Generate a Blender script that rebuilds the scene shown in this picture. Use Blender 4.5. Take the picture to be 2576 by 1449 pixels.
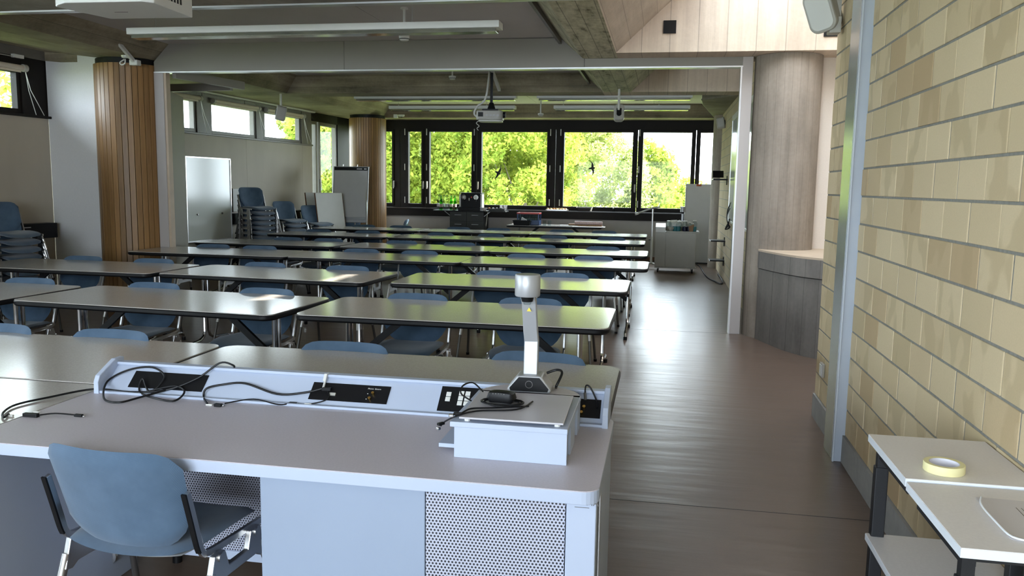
import bpy, bmesh, math, random
import numpy as np
from mathutils import Vector, Matrix, Euler
random.seed(7); NPR = np.random.RandomState(7)
PI = math.pi
S = bpy.context.scene
COL = S.collection
for o in list(bpy.data.objects): bpy.data.objects.remove(o)

# ------------------------------------------------------------------ camera
FPX, PIT, ROLL, YAW, CXP, CYP, HCAM = 2040., math.radians(7.22), math.radians(-0.918), math.radians(10.4), 1288., 724.5, 1.55
def _basis():
    cp, sp = math.cos(PIT), math.sin(PIT)
    fw = np.array([0, cp, -sp]); rt = np.array([1., 0, 0]); dn = -np.array([0, sp, cp])
    c, s = math.cos(ROLL), math.sin(ROLL)
    m = np.array([c*rt + s*dn, -s*rt + c*dn, fw])
    c, s = math.cos(YAW), math.sin(YAW)
    return m @ np.array([[c, -s, 0], [s, c, 0], [0, 0, 1]]).T
CM = _basis(); CPOS = np.array([0, 0, HCAM])
def ray(x, y): return CM.T @ np.array([(x-CXP)/FPX, (y-CYP)/FPX, 1.])
def atz(x, y, z=0.):
    d = ray(x, y); return Vector(CPOS + d*((z-HCAM)/d[2]))
def aty(x, y, Y):
    d = ray(x, y); return Vector(CPOS + d*(Y/d[1]))
def atx(x, y, X):
    d = ray(x, y); return Vector(CPOS + d*(X/d[0]))
cam = bpy.data.cameras.new('camera'); co = bpy.data.objects.new('camera', cam); COL.objects.link(co)
cam.sensor_fit = 'HORIZONTAL'; cam.sensor_width = 36; cam.lens = FPX/2576*36; cam.clip_start = .05; cam.clip_end = 400
rm = Matrix((CM[0], -CM[1], -CM[2])).transposed().to_4x4(); rm.translation = Vector(CPOS)
co.matrix_world = rm; S.camera = co

# ------------------------------------------------------------------ world, sun, portals, exposure
SKY = 3.6
w = bpy.data.worlds.new('world'); S.world = w; w.use_nodes = True
bg = w.node_tree.nodes['Background']; bg.inputs[0].default_value = (.79, .90, 1, 1); bg.inputs[1].default_value = SKY
sun = bpy.data.lights.new('sun', 'SUN'); sun.energy = 6.0; sun.angle = .009; sun.color = (1, .93, .80)
so = bpy.data.objects.new('sun', sun); COL.objects.link(so)
SUND = Vector((-1, -.35, -.617)).normalized()
so.rotation_euler = SUND.to_track_quat('-Z', 'Y').to_euler()
def portal(name, loc, rot, sx, sy):
    l = bpy.data.lights.new(name, 'AREA'); l.shape = 'RECTANGLE'; l.size = sx; l.size_y = sy
    l.cycles.is_portal = True
    o = bpy.data.objects.new(name, l); COL.objects.link(o); o.location = loc; o.rotation_euler = rot
portal('portal_back', (-2.5, 17.85, 1.9), (-PI/2, 0, 0), 7.6, 1.7)
portal('portal_left', (-7.6, 11.0, 2.6), (0, PI/2, 0), .9, 12.5)
portal('portal_rear', (-1.75, -3.1, 1.75), (PI/2, 0, 0), 4.5, 2.0)
portal('portal_rear_left', (-8.35, -.9, 1.87), (0, PI/2, 0), 1.9, 5.0)
portal('portal_shaft_near', (1.04, 7.1, 4.62), (0, 0, 0), 1.2, 2.9)
portal('portal_shaft_far', (.8, 10.8, 4.65), (0, 0, 0), .5, .8)
S.view_settings.view_transform = 'Standard'; S.view_settings.look = 'None'
S.view_settings.exposure = 2.15; S.view_settings.gamma = 1.0; S.view_settings.use_curve_mapping = False
S.cycles.max_bounces = 8; S.cycles.diffuse_bounces = 5; S.cycles.glossy_bounces = 4
S.cycles.transmission_bounces = 6; S.cycles.transparent_max_bounces = 12
S.cycles.sample_clamp_indirect = 6.0; S.cycles.caustics_reflective = False; S.cycles.caustics_refractive = False

# ------------------------------------------------------------------ materials
def newmat(name):
    m = bpy.data.materials.new(name); m.use_nodes = True
    nt = m.node_tree; b = nt.nodes['Principled BSDF']
    return m, nt, b
def N(nt, t, **kw):
    n = nt.nodes.new(t)
    for k, v in kw.items():
        if k in n.inputs: n.inputs[k].default_value = v
        else: setattr(n, k, v)
    return n
def ramp(nt, fac, stops):
    r = nt.nodes.new('ShaderNodeValToRGB'); cr = r.color_ramp
    while len(cr.elements) < len(stops): cr.elements.new(.5)
    for e, (p, c) in zip(cr.elements, stops):
        e.position = p; e.color = (*c, 1)
    nt.links.new(fac, r.inputs[0]); return r.outputs[0]
def coords(nt, scale=(1, 1, 1), kind='Object', rot=(0, 0, 0)):
    tc = nt.nodes.new('ShaderNodeTexCoord'); mp = nt.nodes.new('ShaderNodeMapping')
    mp.inputs['Scale'].default_value = scale; mp.inputs['Rotation'].default_value = rot
    nt.links.new(tc.outputs[kind], mp.inputs[0]); return mp.outputs[0]
def noise(nt, vec, scale, detail=4, rough=.55):
    n = nt.nodes.new('ShaderNodeTexNoise'); n.inputs['Scale'].default_value = scale
    n.inputs['Detail'].default_value = detail; n.inputs['Roughness'].default_value = rough
    nt.links.new(vec, n.inputs['Vector']); return n.outputs['Fac']
def bump(nt, b, h, strength=.2, dist=.01):
    bp = nt.nodes.new('ShaderNodeBump'); bp.inputs['Strength'].default_value = strength; bp.inputs['Distance'].default_value = dist
    nt.links.new(h, bp.inputs['Height']); nt.links.new(bp.outputs[0], b.inputs['Normal'])
def mixc(nt, fac, a, b_, mode='MIX'):
    m = nt.nodes.new('ShaderNodeMix'); m.data_type = 'RGBA'; m.blend_type = mode
    for s, v in ((0, fac), (6, a), (7, b_)):
        if hasattr(v, 'is_output') or isinstance(v, bpy.types.NodeSocket): nt.links.new(v, m.inputs[s])
        elif s == 0: m.inputs[0].default_value = v
        else: m.inputs[s].default_value = (*v, 1)
    return m.outputs[2]
def mth(nt, op, a, b_=None, c=None):
    m = nt.nodes.new('ShaderNodeMath'); m.operation = op
    for i, v in enumerate((a, b_, c)):
        if v is None: continue
        if isinstance(v, bpy.types.NodeSocket): nt.links.new(v, m.inputs[i])
        else: m.inputs[i].default_value = v
    return m.outputs[0]
def plain(name, col, rough=.5, metal=0., var=.06, nscale=8., spec=.5, bmp=0., stretch=(1, 1, 1)):
    m, nt, b = newmat(name)
    v = coords(nt, stretch)
    f = noise(nt, v, nscale)
    lo = tuple(max(0, c*(1-var)) for c in col); hi = tuple(min(1, c*(1+var)) for c in col)
    nt.links.new(ramp(nt, f, [(.3, lo), (.7, hi)]), b.inputs['Base Color'])
    b.inputs['Roughness'].default_value = rough; b.inputs['Metallic'].default_value = metal
    b.inputs['Specular IOR Level'].default_value = spec
    if bmp: bump(nt, b, noise(nt, v, nscale*12), bmp, .003)
    return m
M = {}
def concrete(name, lo, hi, board=(0, 0, 0), bs=1.0, rough=.8, tv=.22):
    # board = direction across the shuttering boards
    m, nt, b = newmat(name)
    v = coords(nt)
    n1 = noise(nt, v, 1.3, 6, .6); 
    st = tuple(6. if x else .45 for x in board) if any(board) else (1, 1, 1)
    vs = coords(nt, st); n2 = noise(nt, vs, 1.6, 5, .65)
    n3 = noise(nt, v, 30, 3)
    f = mth(nt, 'ADD', mth(nt, 'MULTIPLY', n1, .45), mth(nt, 'ADD', mth(nt, 'MULTIPLY', n2, .5), mth(nt, 'MULTIPLY', n3, .12)))
    col = ramp(nt, f, [(.38, lo), (.66, hi)])
    if any(board):
        sx = nt.nodes.new('ShaderNodeSeparateXYZ'); nt.links.new(coords(nt, (1/bs,)*3), sx.inputs[0])
        c = sx.outputs[[i for i, x in enumerate(board) if x][0]]
        fr = mth(nt, 'FRACT', c); line = mth(nt, 'LESS_THAN', fr, .035)
        wn = nt.nodes.new('ShaderNodeTexWhiteNoise'); wn.noise_dimensions = '1D'
        nt.links.new(mth(nt, 'FLOOR', c), wn.inputs['W'])
        tint = mth(nt, 'MULTIPLY_ADD', wn.outputs[0], tv, 1-tv*.7)
        hv = nt.nodes.new('ShaderNodeCombineColor')
        for i in range(3): nt.links.new(tint, hv.inputs[i])
        col = mixc(nt, 1.0, col, hv.outputs[0], 'MULTIPLY')
        col = mixc(nt, mth(nt, 'MULTIPLY', line, .45), col, tuple(x*.35 for x in lo))
    nt.links.new(col, b.inputs['Base Color']); b.inputs['Roughness'].default_value = rough
    bump(nt, b, f, .35, .02); return m
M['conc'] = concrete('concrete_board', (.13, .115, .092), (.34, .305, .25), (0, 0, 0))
M['conc_x'] = concrete('concrete_boards_along_y', (.15, .135, .095), (.56, .52, .40), (1, 0, 0), .17)  # beam concrete lightened, bounce from floor and tables put into its colour
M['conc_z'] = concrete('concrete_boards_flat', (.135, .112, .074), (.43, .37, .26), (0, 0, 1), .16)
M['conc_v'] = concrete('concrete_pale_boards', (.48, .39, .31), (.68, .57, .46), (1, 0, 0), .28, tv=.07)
M['conc_col'] = concrete('concrete_column', (.19, .16, .13), (.36, .305, .255), (1, 0, 0), .075, tv=.12)
M['conc_low'] = concrete('concrete_low_wall', (.12, .11, .10), (.235, .215, .195), (1, 0, 0), .11, tv=.14)
def mk_soffit():
    m, nt, b = newmat('mottled_board_soffit')
    v = coords(nt, (5, 1.2, 1)); f = mth(nt, 'ADD', mth(nt, 'MULTIPLY', noise(nt, v, 1.7, 7, .7), .75), mth(nt, 'MULTIPLY', noise(nt, coords(nt), 14, 4), .25))
    c = ramp(nt, f, [(.37, (.14, .125, .075)), (.45, (.40, .375, .26)), (.62, (.64, .61, .45))])
    sx = nt.nodes.new('ShaderNodeSeparateXYZ'); nt.links.new(coords(nt, (1/.14,)*3), sx.inputs[0])
    line = mth(nt, 'LESS_THAN', mth(nt, 'FRACT', sx.outputs[0]), .05)
    nt.links.new(mixc(nt, mth(nt, 'MULTIPLY', line, .6), c, (.05, .045, .03)), b.inputs['Base Color']); b.inputs['Roughness'].default_value = .75
    bump(nt, b, f, .4, .02); return m
M['soffit'] = mk_soffit()  # mottled concrete, its bright yellowish tones carry painted bounce light
M['plinth'] = concrete('plinth_concrete', (.20, .20, .19), (.36, .35, .33))
M['white'] = plain('white_paint', (.46, .425, .41), .55, var=.02, nscale=3)
M['whitewall'] = plain('white_plaster', (.74, .74, .75), .8, var=.02, nscale=60, bmp=.1)
M['niche'] = plain('warm_lit_plaster', (.74, .67, .60), .8, var=.02, nscale=60, bmp=.1)  # white plaster with the warm light put into its colour
M['header'] = plain('grey_white_laminate', (.25, .23, .20), .5, var=.02, nscale=3)
M['ceil'] = plain('ceiling_panel', (.56, .53, .52), .7, var=.02, nscale=4)
M['beige'] = plain('beige_wall_panel', (.50, .455, .375), .65, var=.05, nscale=5, stretch=(1, .6, .25))
M['frame'] = plain('dark_brown_frame', (.010, .0075, .006), .6, var=.15, spec=.25)
M['framegrey'] = plain('glare_grey_frame', (.16, .15, .135), .45, var=.08)  # far-bay copy of the dark frame, window glare put into its grey
M['black'] = plain('black_plastic', (.006, .006, .007), .45, var=.15, spec=.25)
M['blacksat'] = plain('black_powder_coat', (.010, .011, .014), .5, var=.2, nscale=200, bmp=.15)
M['chrome'] = plain('chrome', (.62, .62, .63), .12, 1.0, var=.03)
M['alu'] = plain('polished_aluminium', (.66, .66, .67), .30, 1.0, var=.05)
M['steelgrey'] = plain('grey_steel_tube', (.16, .155, .15), .35, .8)
M['silver'] = plain('silver_paint', (.42, .43, .45), .38, .35, var=.03)
M['plastic'] = plain('white_plastic', (.68, .68, .65), .4, var=.02)
M['plasticgrey'] = plain('pale_grey_plastic', (.46, .45, .41), .45, var=.03)
M['whiteboard'] = plain('enamel_whiteboard', (.70, .74, .70), .14, var=.02, nscale=2)
M['paper'] = plain('paper', (.60, .60, .62), .85, var=.02)
M['lect'] = plain('lectern_white_panel', (.43, .49, .62), .45, var=.02, nscale=3)  # white panels, blue of the sky light put into the colour
M['lectblue'] = plain('lectern_blue_grey_panel', (.29, .35, .46), .42, var=.02, nscale=3)
M['lecttop'] = plain('lectern_top_laminate', (.52, .485, .53), .42, var=.05, nscale=150)
M['lectgrey'] = plain('lectern_inner_grey', (.24, .25, .28), .5, var=.04)
M['wood_b'] = plain('brown_wood', (.16, .075, .035), .5, var=.25, nscale=6, stretch=(1, 1, .1))
M['sidewhite'] = plain('side_table_laminate', (.72, .69, .68), .4, var=.03, nscale=120)
M['sideedge'] = plain('side_table_edge', (.80, .84, .90), .35, var=.01)
M['tape'] = plain('cream_tape', (.82, .76, .42), .55, var=.03)
M['card'] = plain('tape_core', (.70, .70, .78), .6, var=.02)
M['red'] = plain('red_plastic', (.50, .02, .015), .35); M['bluep'] = plain('blue_plastic', (.01, .05, .16), .35)
M['teal'] = plain('teal_glaze', (.02, .16, .19), .25); M['navy'] = plain('navy_glaze', (.006, .008, .03), .25)
M['greeng'] = plain('green_bottle_label', (.05, .25, .04), .4)
M['gold'] = plain('gold_plug', (.75, .48, .14), .2, 1.0); M['brown'] = plain('brown_paper', (.30, .18, .10), .8)
M['cream'] = plain('cream_food', (.75, .62, .30), .6, var=.25, nscale=30)
M['orange'] = plain('orange_food', (.55, .20, .05), .6, var=.2)
M['yellow'] = plain('warning_yellow', (.75, .60, .02), .4)
M['pink'] = plain('pinkish_wrap', (.55, .40, .38), .5, var=.3, nscale=60)
M['darkdrawer'] = plain('anthracite_board', (.028, .030, .028), .5, var=.1)
M['redorange'] = plain('red_label', (.42, .10, .03), .6)
M['bark'] = plain('bark', (.10, .08, .055), .9, var=.4, nscale=10)
M['blind'] = plain('blind_fabric', (.70, .62, .52), .7, var=.03)
M['linoedge'] = plain('beige_board', (.55, .44, .33), .6, var=.08, nscale=6)
M['white_tile'] = plain('pale_radiator', (.45, .46, .44), .5)

def mk_table():
    m, nt, b = newmat('table_laminate')
    v = coords(nt); f = noise(nt, v, 140, 3)
    nt.links.new(ramp(nt, f, [(.3, (.46, .425, .395)), (.7, (.54, .505, .475))]), b.inputs['Base Color'])
    g = noise(nt, v, 3, 4)
    rr = nt.nodes.new('ShaderNodeMapRange'); nt.links.new(g, rr.inputs[0]); rr.inputs[3].default_value = .13; rr.inputs[4].default_value = .20
    nt.links.new(rr.outputs[0], b.inputs['Roughness']); b.inputs['Specular IOR Level'].default_value = .85
    return m
M['table'] = mk_table()
def mk_floor():
    m, nt, b = newmat('polished_brown_linoleum')
    v = coords(nt); vs = coords(nt, (.9, 7, 1))
    n1 = noise(nt, v, 2.2, 6, .6); n2 = noise(nt, vs, 1.4, 4, .6); n3 = noise(nt, v, 90, 2)
    f = mth(nt, 'ADD', mth(nt, 'MULTIPLY', n1, .55), mth(nt, 'ADD', mth(nt, 'MULTIPLY', n2, .25), mth(nt, 'MULTIPLY', n3, .2)))
    nt.links.new(ramp(nt, f, [(.35, (.112, .077, .058)), (.65, (.140, .098, .075))]), b.inputs['Base Color'])
    rr = nt.nodes.new('ShaderNodeMapRange'); nt.links.new(n1, rr.inputs[0]); rr.inputs[3].default_value = .27; rr.inputs[4].default_value = .36
    nt.links.new(rr.outputs[0], b.inputs['Roughness'])
    bump(nt, b, noise(nt, coords(nt, (.7, 4, 1)), 2.2, 3, .45), .09, .04); b.inputs['Specular IOR Level'].default_value = .45
    return m
M['floor'] = mk_floor()
def mk_brick(name, warm):
    m, nt, b = newmat(name)
    oi = nt.nodes.new('ShaderNodeObjectInfo')
    tc = nt.nodes.new('ShaderNodeTexCoord')
    off = nt.nodes.new('ShaderNodeVectorMath'); off.operation = 'MULTIPLY_ADD'
    cx = nt.nodes.new('ShaderNodeCombineXYZ')
    for i in range(3): nt.links.new(oi.outputs['Random'], cx.inputs[i])
    nt.links.new(cx.outputs[0], off.inputs[0]); off.inputs[1].default_value = (31, 57, 83); nt.links.new(tc.outputs['Object'], off.inputs[2])
    mp = nt.nodes.new('ShaderNodeMapping'); nt.links.new(off.outputs[0], mp.inputs[0]); mp.inputs['Scale'].default_value = (1, 8, 5.5)
    n1 = noise(nt, mp.outputs[0], 1.0, 1.5, .4)
    fine = noise(nt, off.outputs[0], 160, 3)
    rn = mth(nt, 'FRACT', mth(nt, 'MULTIPLY', oi.outputs['Random'], 17.3))
    base = ramp(nt, rn, [(0., (.53, .42, .25)), (.3, (.70, .57, .365)), (.6, (.61, .485, .30)), (.8, (.66, .535, .34)), (1., (.49, .355, .20))])
    dark = ramp(nt, rn, [(0., (.42, .335, .19)), (1., (.44, .325, .18))])
    blot = ramp(nt, n1, [(.50, (0, 0, 0)), (.56, (1, 1, 1))])
    amt = mth(nt, 'MULTIPLY', blot, mth(nt, 'MULTIPLY', mth(nt, 'GREATER_THAN', mth(nt, 'FRACT', mth(nt, 'MULTIPLY', oi.outputs['Random'], 91.7)), .45), .45))
    c = mixc(nt, amt, base, dark)
    c = mixc(nt, mth(nt, 'MULTIPLY', fine, .25), c, (.30, .24, .15))
    nt.links.new(c, b.inputs['Base Color']); b.inputs['Roughness'].default_value = .75
    bump(nt, b, fine, .12, .004); return m
M['brick'] = mk_brick('sand_lime_brick', 1)
M['mortar'] = plain('grey_mortar', (.235, .23, .205), .9, var=.15, nscale=60, bmp=.3)
def mk_brickwall():
    m, nt, b = newmat('brick_wall_far')
    tc = nt.nodes.new('ShaderNodeTexCoord'); sx = nt.nodes.new('ShaderNodeSeparateXYZ'); cb = nt.nodes.new('ShaderNodeCombineXYZ')
    nt.links.new(tc.outputs['Object'], sx.inputs[0]); nt.links.new(sx.outputs[1], cb.inputs[0]); nt.links.new(sx.outputs[2], cb.inputs[1])
    br = nt.nodes.new('ShaderNodeTexBrick'); nt.links.new(cb.outputs[0], br.inputs['Vector'])
    br.inputs['Color1'].default_value = (.56, .47, .32, 1); br.inputs['Color2'].default_value = (.50, .40, .26, 1); br.inputs['Mortar'].default_value = (.27, .265, .24, 1)
    br.inputs['Scale'].default_value = 1; br.inputs['Brick Width'].default_value = .278; br.inputs['Row Height'].default_value = .1514; br.inputs['Mortar Size'].default_value = .005
    nt.links.new(br.outputs[0], b.inputs['Base Color']); b.inputs['Roughness'].default_value = .8; return m
M['brickwall'] = mk_brickwall()
def mk_wood():
    m, nt, b = newmat('oak_plank')
    oi = nt.nodes.new('ShaderNodeObjectInfo')
    v = coords(nt, (14, 14, .7)); f = noise(nt, v, 1.6, 6, .65)
    base = ramp(nt, f, [(.3, (.215, .108, .036)), (.7, (.37, .205, .075))])
    t = mth(nt, 'MULTIPLY_ADD', oi.outputs['Random'], .45, .72); hv = nt.nodes.new('ShaderNodeCombineColor')
    for i in range(3): nt.links.new(t, hv.inputs[i])
    nt.links.new(mixc(nt, 1.0, base, hv.outputs[0], 'MULTIPLY'), b.inputs['Base Color']); b.inputs['Roughness'].default_value = .42
    bump(nt, b, f, .08, .004); return m
M['wood'] = mk_wood()
def mk_fabric():
    m, nt, b = newmat('blue_woven_fabric')
    tc = nt.nodes.new('ShaderNodeTexCoord'); sx = nt.nodes.new('ShaderNodeSeparateXYZ'); nt.links.new(tc.outputs['Object'], sx.inputs[0])
    a = mth(nt, 'SINE', mth(nt, 'MULTIPLY', mth(nt, 'ADD', sx.outputs[0], sx.outputs[2]), 1500)); c = mth(nt, 'SINE', mth(nt, 'MULTIPLY', mth(nt, 'SUBTRACT', sx.outputs[0], mth(nt, 'ADD', sx.outputs[2], sx.outputs[1])), 1500))
    wv = mth(nt, 'MULTIPLY_ADD', mth(nt, 'MULTIPLY', a, c), .25, .5)
    n1 = noise(nt, coords(nt), 9, 4)
    f = mth(nt, 'ADD', mth(nt, 'MULTIPLY', wv, .45), mth(nt, 'MULTIPLY', n1, .55))
    nt.links.new(ramp(nt, f, [(.3, (.042, .082, .138)), (.7, (.085, .142, .222))]), b.inputs['Base Color'])
    b.inputs['Roughness'].default_value = .9; b.inputs['Sheen Weight'].default_value = .25; b.inputs['Sheen Roughness'].default_value = .5
    bump(nt, b, wv, .25, .001); return m
M['fabric'] = mk_fabric()
M['shell'] = plain('chair_dark_shell', (.035, .05, .058), .4, var=.1)
def mk_perf():
    m, nt, b = newmat('perforated_steel')
    tc = nt.nodes.new('ShaderNodeTexCoord'); sx = nt.nodes.new('ShaderNodeSeparateXYZ'); nt.links.new(tc.outputs['Object'], sx.inputs[0])
    p = .0105
    def cell(ox, oz):
        fx = mth(nt, 'SUBTRACT', mth(nt, 'FRACT', mth(nt, 'MULTIPLY_ADD', sx.outputs[0], 1/p, ox)), .5)
        fz = mth(nt, 'MULTIPLY', mth(nt, 'SUBTRACT', mth(nt, 'FRACT', mth(nt, 'MULTIPLY_ADD', sx.outputs[2], 1/(p*1.732), oz)), .5), 1.732)
        return mth(nt, 'LESS_THAN', mth(nt, 'SQRT', mth(nt, 'ADD', mth(nt, 'MULTIPLY', fx, fx), mth(nt, 'MULTIPLY', fz, fz))), .30)
    h = mth(nt, 'MAXIMUM', cell(0, 0), cell(.5, .5))
    nt.links.new(mixc(nt, h, (.46, .48, .58), (.012, .012, .02)), b.inputs['Base Color'])
    b.inputs['Roughness'].default_value = .45; bump(nt, b, mth(nt, 'SUBTRACT', 1., h), .3, .002); return m
M['perf'] = mk_perf()
def mk_glass(name, tint=(1, 1, 1), gl=.05):
    m = bpy.data.materials.new(name); m.use_nodes = True; nt = m.node_tree; nt.nodes.clear()
    o = nt.nodes.new('ShaderNodeOutputMaterial'); t = nt.nodes.new('ShaderNodeBsdfTransparent'); g = nt.nodes.new('ShaderNodeBsdfGlossy'); x = nt.nodes.new('ShaderNodeMixShader')
    t.inputs[0].default_value = (*tint, 1); g.inputs['Roughness'].default_value = .02
    fr = nt.nodes.new('ShaderNodeLayerWeight'); fr.inputs[0].default_value = .5
    nt.links.new(mth(nt, 'MULTIPLY_ADD', mth(nt, 'POWER', fr.outputs['Facing'], 5.), .45, gl*.16), x.inputs[0])
    nt.links.new(t.outputs[0], x.inputs[1]); nt.links.new(g.outputs[0], x.inputs[2]); nt.links.new(x.outputs[0], o.inputs[0]); return m
M['glass'] = mk_glass('window_glass', (.97, .98, .97)); M['glassjar'] = mk_glass('clear_glass', (.82, .86, .86), .10)
M['glassgreen'] = mk_glass('green_glass', (.25, .75, .2), .08); M['sleeve'] = mk_glass('clear_sleeve', (.97, .96, .99), .09)
def mk_leaf(name, c1, c2, tr):
    m = bpy.data.materials.new(name); m.use_nodes = True; nt = m.node_tree; nt.nodes.clear()
    o = nt.nodes.new('ShaderNodeOutputMaterial'); d = nt.nodes.new('ShaderNodeBsdfDiffuse'); t = nt.nodes.new('ShaderNodeBsdfTranslucent'); x = nt.nodes.new('ShaderNodeMixShader')
    f = noise(nt, coords(nt), 2.5, 5); c = ramp(nt, f, [(.35, c1), (.65, c2)])
    nt.links.new(c, d.inputs[0]); nt.links.new(c, t.inputs[0]); x.inputs[0].default_value = tr
    nt.links.new(d.outputs[0], x.inputs[1]); nt.links.new(t.outputs[0], x.inputs[2]); nt.links.new(x.outputs[0], o.inputs[0]); return m
M['leaf'] = mk_leaf('maple_leaves', (.14, .22, .03), (.45, .49, .09), .5)
M['leaf2'] = mk_leaf('birch_leaves', (.20, .26, .06), (.50, .53, .20), .45)
M['grass'] = plain('grass', (.20, .24, .10), .9, var=.4, nscale=1.5)
M['render'] = plain('white_render', (.75, .76, .78), .8, var=.03)

# ------------------------------------------------------------------ mesh helpers
class MB:
    def __init__(s): s.v = []; s.f = []
    def add(s, vs, fs):
        o = len(s.v); s.v += [tuple(v) for v in vs]; s.f += [tuple(i+o for i in f) for f in fs]; return s
    def hexa(s, p): return s.add(p, [(0, 3, 2, 1), (4, 5, 6, 7), (0, 1, 5, 4), (1, 2, 6, 5), (2, 3, 7, 6), (3, 0, 4, 7)])
    def box(s, x0, y0, z0, x1, y1, z1, m=None):
        p = [Vector(q) for q in ((x0, y0, z0), (x1, y0, z0), (x1, y1, z0), (x0, y1, z0), (x0, y0, z1), (x1, y0, z1), (x1, y1, z1), (x0, y1, z1))]
        if m: p = [m @ q for q in p]
        return s.hexa(p)
    def cbox(s, c, d, m=None): return s.box(c[0]-d[0]/2, c[1]-d[1]/2, c[2]-d[2]/2, c[0]+d[0]/2, c[1]+d[1]/2, c[2]+d[2]/2, m)
    def prism(s, poly, a0, a1, axis='z', m=None):
        def P(u, v, a):
            q = Vector((u, v, a)) if axis == 'z' else Vector((a, u, v)) if axis == 'x' else Vector((u, a, v))
            return m @ q if m else q
        n = len(poly); vs = [P(u, v, a0) for u, v in poly] + [P(u, v, a1) for u, v in poly]
        return s.add(vs, [tuple(range(n))[::-1], tuple(range(n, 2*n))] + [(i, (i+1) % n, n+(i+1) % n, n+i) for i in range(n)])
    def sweep(s, pts, sec, closed=False, caps=True, up=Vector((0, 0, 1))):
        pts = [Vector(p) for p in pts]; n = len(sec); k = len(pts); rings = []
        t0 = (pts[1]-pts[0]).normalized()
        nrm = up - up.dot(t0)*t0
        if nrm.length < 1e-3: nrm = Vector((1, 0, 0)) - Vector((1, 0, 0)).dot(t0)*t0
        nrm.normalize()
        vs = []
        for i, p in enumerate(pts):
            a = pts[max(i-1, 0)]; b = pts[min(i+1, k-1)]
            if closed: a = pts[i-1]; b = pts[(i+1) % k]
            t = (b-a)
            t = t.normalized() if t.length > 1e-9 else t0
            nrm = nrm - nrm.dot(t)*t
            nrm = nrm.normalized() if nrm.length > 1e-6 else Vector((1, 0, 0))
            bi = t.cross(nrm)
            for u, v in sec: vs.append(p + nrm*u + bi*v)
        fs = []
        for i in range(k if closed else k-1):
            j = (i+1) % k
            for q in range(n): fs.append((i*n+q, i*n+(q+1) % n, j*n+(q+1) % n, j*n+q))
        if caps and not closed: fs += [tuple(range(n))[::-1], tuple((k-1)*n+q for q in range(n))]
        return s.add(vs, fs)
    def tube(s, pts, r, n=8, closed=False): return s.sweep(pts, [(r*math.cos(2*PI*i/n), r*math.sin(2*PI*i/n)) for i in range(n)], closed)
    def cone(s, p0, p1, r0, r1, n=12):
        p0 = Vector(p0); p1 = Vector(p1); t = (p1-p0).normalized(); u = t.orthogonal().normalized(); b = t.cross(u); vs = []
        for p, r in ((p0, r0), (p1, r1)): vs += [p+u*r*math.cos(2*PI*i/n)+b*r*math.sin(2*PI*i/n) for i in range(n)]
        return s.add(vs, [tuple(range(n))[::-1], tuple(range(n, 2*n))] + [(i, (i+1) % n, n+(i+1) % n, n+i) for i in range(n)])
    def lathe(s, prof, c=(0, 0, 0), n=20, m=None, ring=False):
        if ring: prof = list(prof)+[prof[0]]
        vs = []; k = len(prof)
        for r, z in prof:
            for i in range(n):
                q = Vector((c[0]+r*math.cos(2*PI*i/n), c[1]+r*math.sin(2*PI*i/n), c[2]+z)); vs.append(m @ q if m else q)
        fs = [(i*n+q, i*n+(q+1) % n, (i+1)*n+(q+1) % n, (i+1)*n+q) for i in range(k-1) for q in range(n)]
        if ring: vs = vs[:-n]; fs = [tuple(q % ((k-1)*n) for q in f) for f in fs]
        else: fs += [tuple(range(n))[::-1], tuple((k-1)*n+q for q in range(n))]
        return s.add(vs, fs)
    def pad(s, fn, nu, nv, T):
        g = lambda i, j: fn(-1+2*i/nu, -1+2*j/nv)
        vs = []; top = {}; bot = {}
        for i in range(nu+1):
            for j in range(nv+1):
                p = g(i, j); e = 1e-3; u = -1+2*i/nu; v = -1+2*j/nv
                du = fn(min(u+e, 1), v)-fn(max(u-e, -1), v); dv = fn(u, min(v+e, 1))-fn(u, max(v-e, -1))
                nn = du.cross(dv); nn = nn.normalized() if nn.length > 1e-12 else Vector((0, 0, 1))
                m_ = max(abs(u), abs(v)); t = T/2*math.sqrt(max(0, 1-m_**8))
                if m_ > .999: top[i, j] = bot[i, j] = len(vs); vs.append(p)
                else:
                    top[i, j] = len(vs); vs.append(p+nn*t); bot[i, j] = len(vs); vs.append(p-nn*t)
        fs = []
        for i in range(nu):
            for j in range(nv):
                fs.append((top[i, j], top[i+1, j], top[i+1, j+1], top[i, j+1])); fs.append((bot[i, j], bot[i, j+1], bot[i+1, j+1], bot[i+1, j]))
        return s.add(vs, fs)
    def mesh(s, name, mat, smooth=False, bevel=0.):
        me = bpy.data.meshes.new(name); me.from_pydata(s.v, [], s.f)
        bm = bmesh.new(); bm.from_mesh(me)
        bmesh.ops.recalc_face_normals(bm, faces=bm.faces)
        if bevel:
            eds = [e for e in bm.edges if len(e.link_faces) == 2 and e.calc_face_angle(0) > .5]
            bmesh.ops.bevel(bm, geom=eds, offset=bevel, segments=2, affect='EDGES', profile=.5)
        bm.to_mesh(me); bm.free()
        me.materials.append(M[mat] if isinstance(mat, str) else mat)
        if smooth:
            me.polygons.foreach_set('use_smooth', [True]*len(me.polygons))
            try: me.set_sharp_from_angle(angle=.7)
            except Exception: pass
        me.update(); return me
    def build(s, name, mat, parent=None, smooth=False, bevel=0., loc=None):
        o = bpy.data.objects.new(name, s.mesh(name, mat, smooth, bevel)); COL.objects.link(o)
        if parent: o.parent = parent
        if loc is not None: o.location = loc
        return o
def tag(o, label=None, cat=None, group=None, kind=None):
    if label: o['label'] = label
    if cat: o['category'] = cat
    if group: o['group'] = group
    if kind: o['kind'] = kind
    return o
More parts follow.
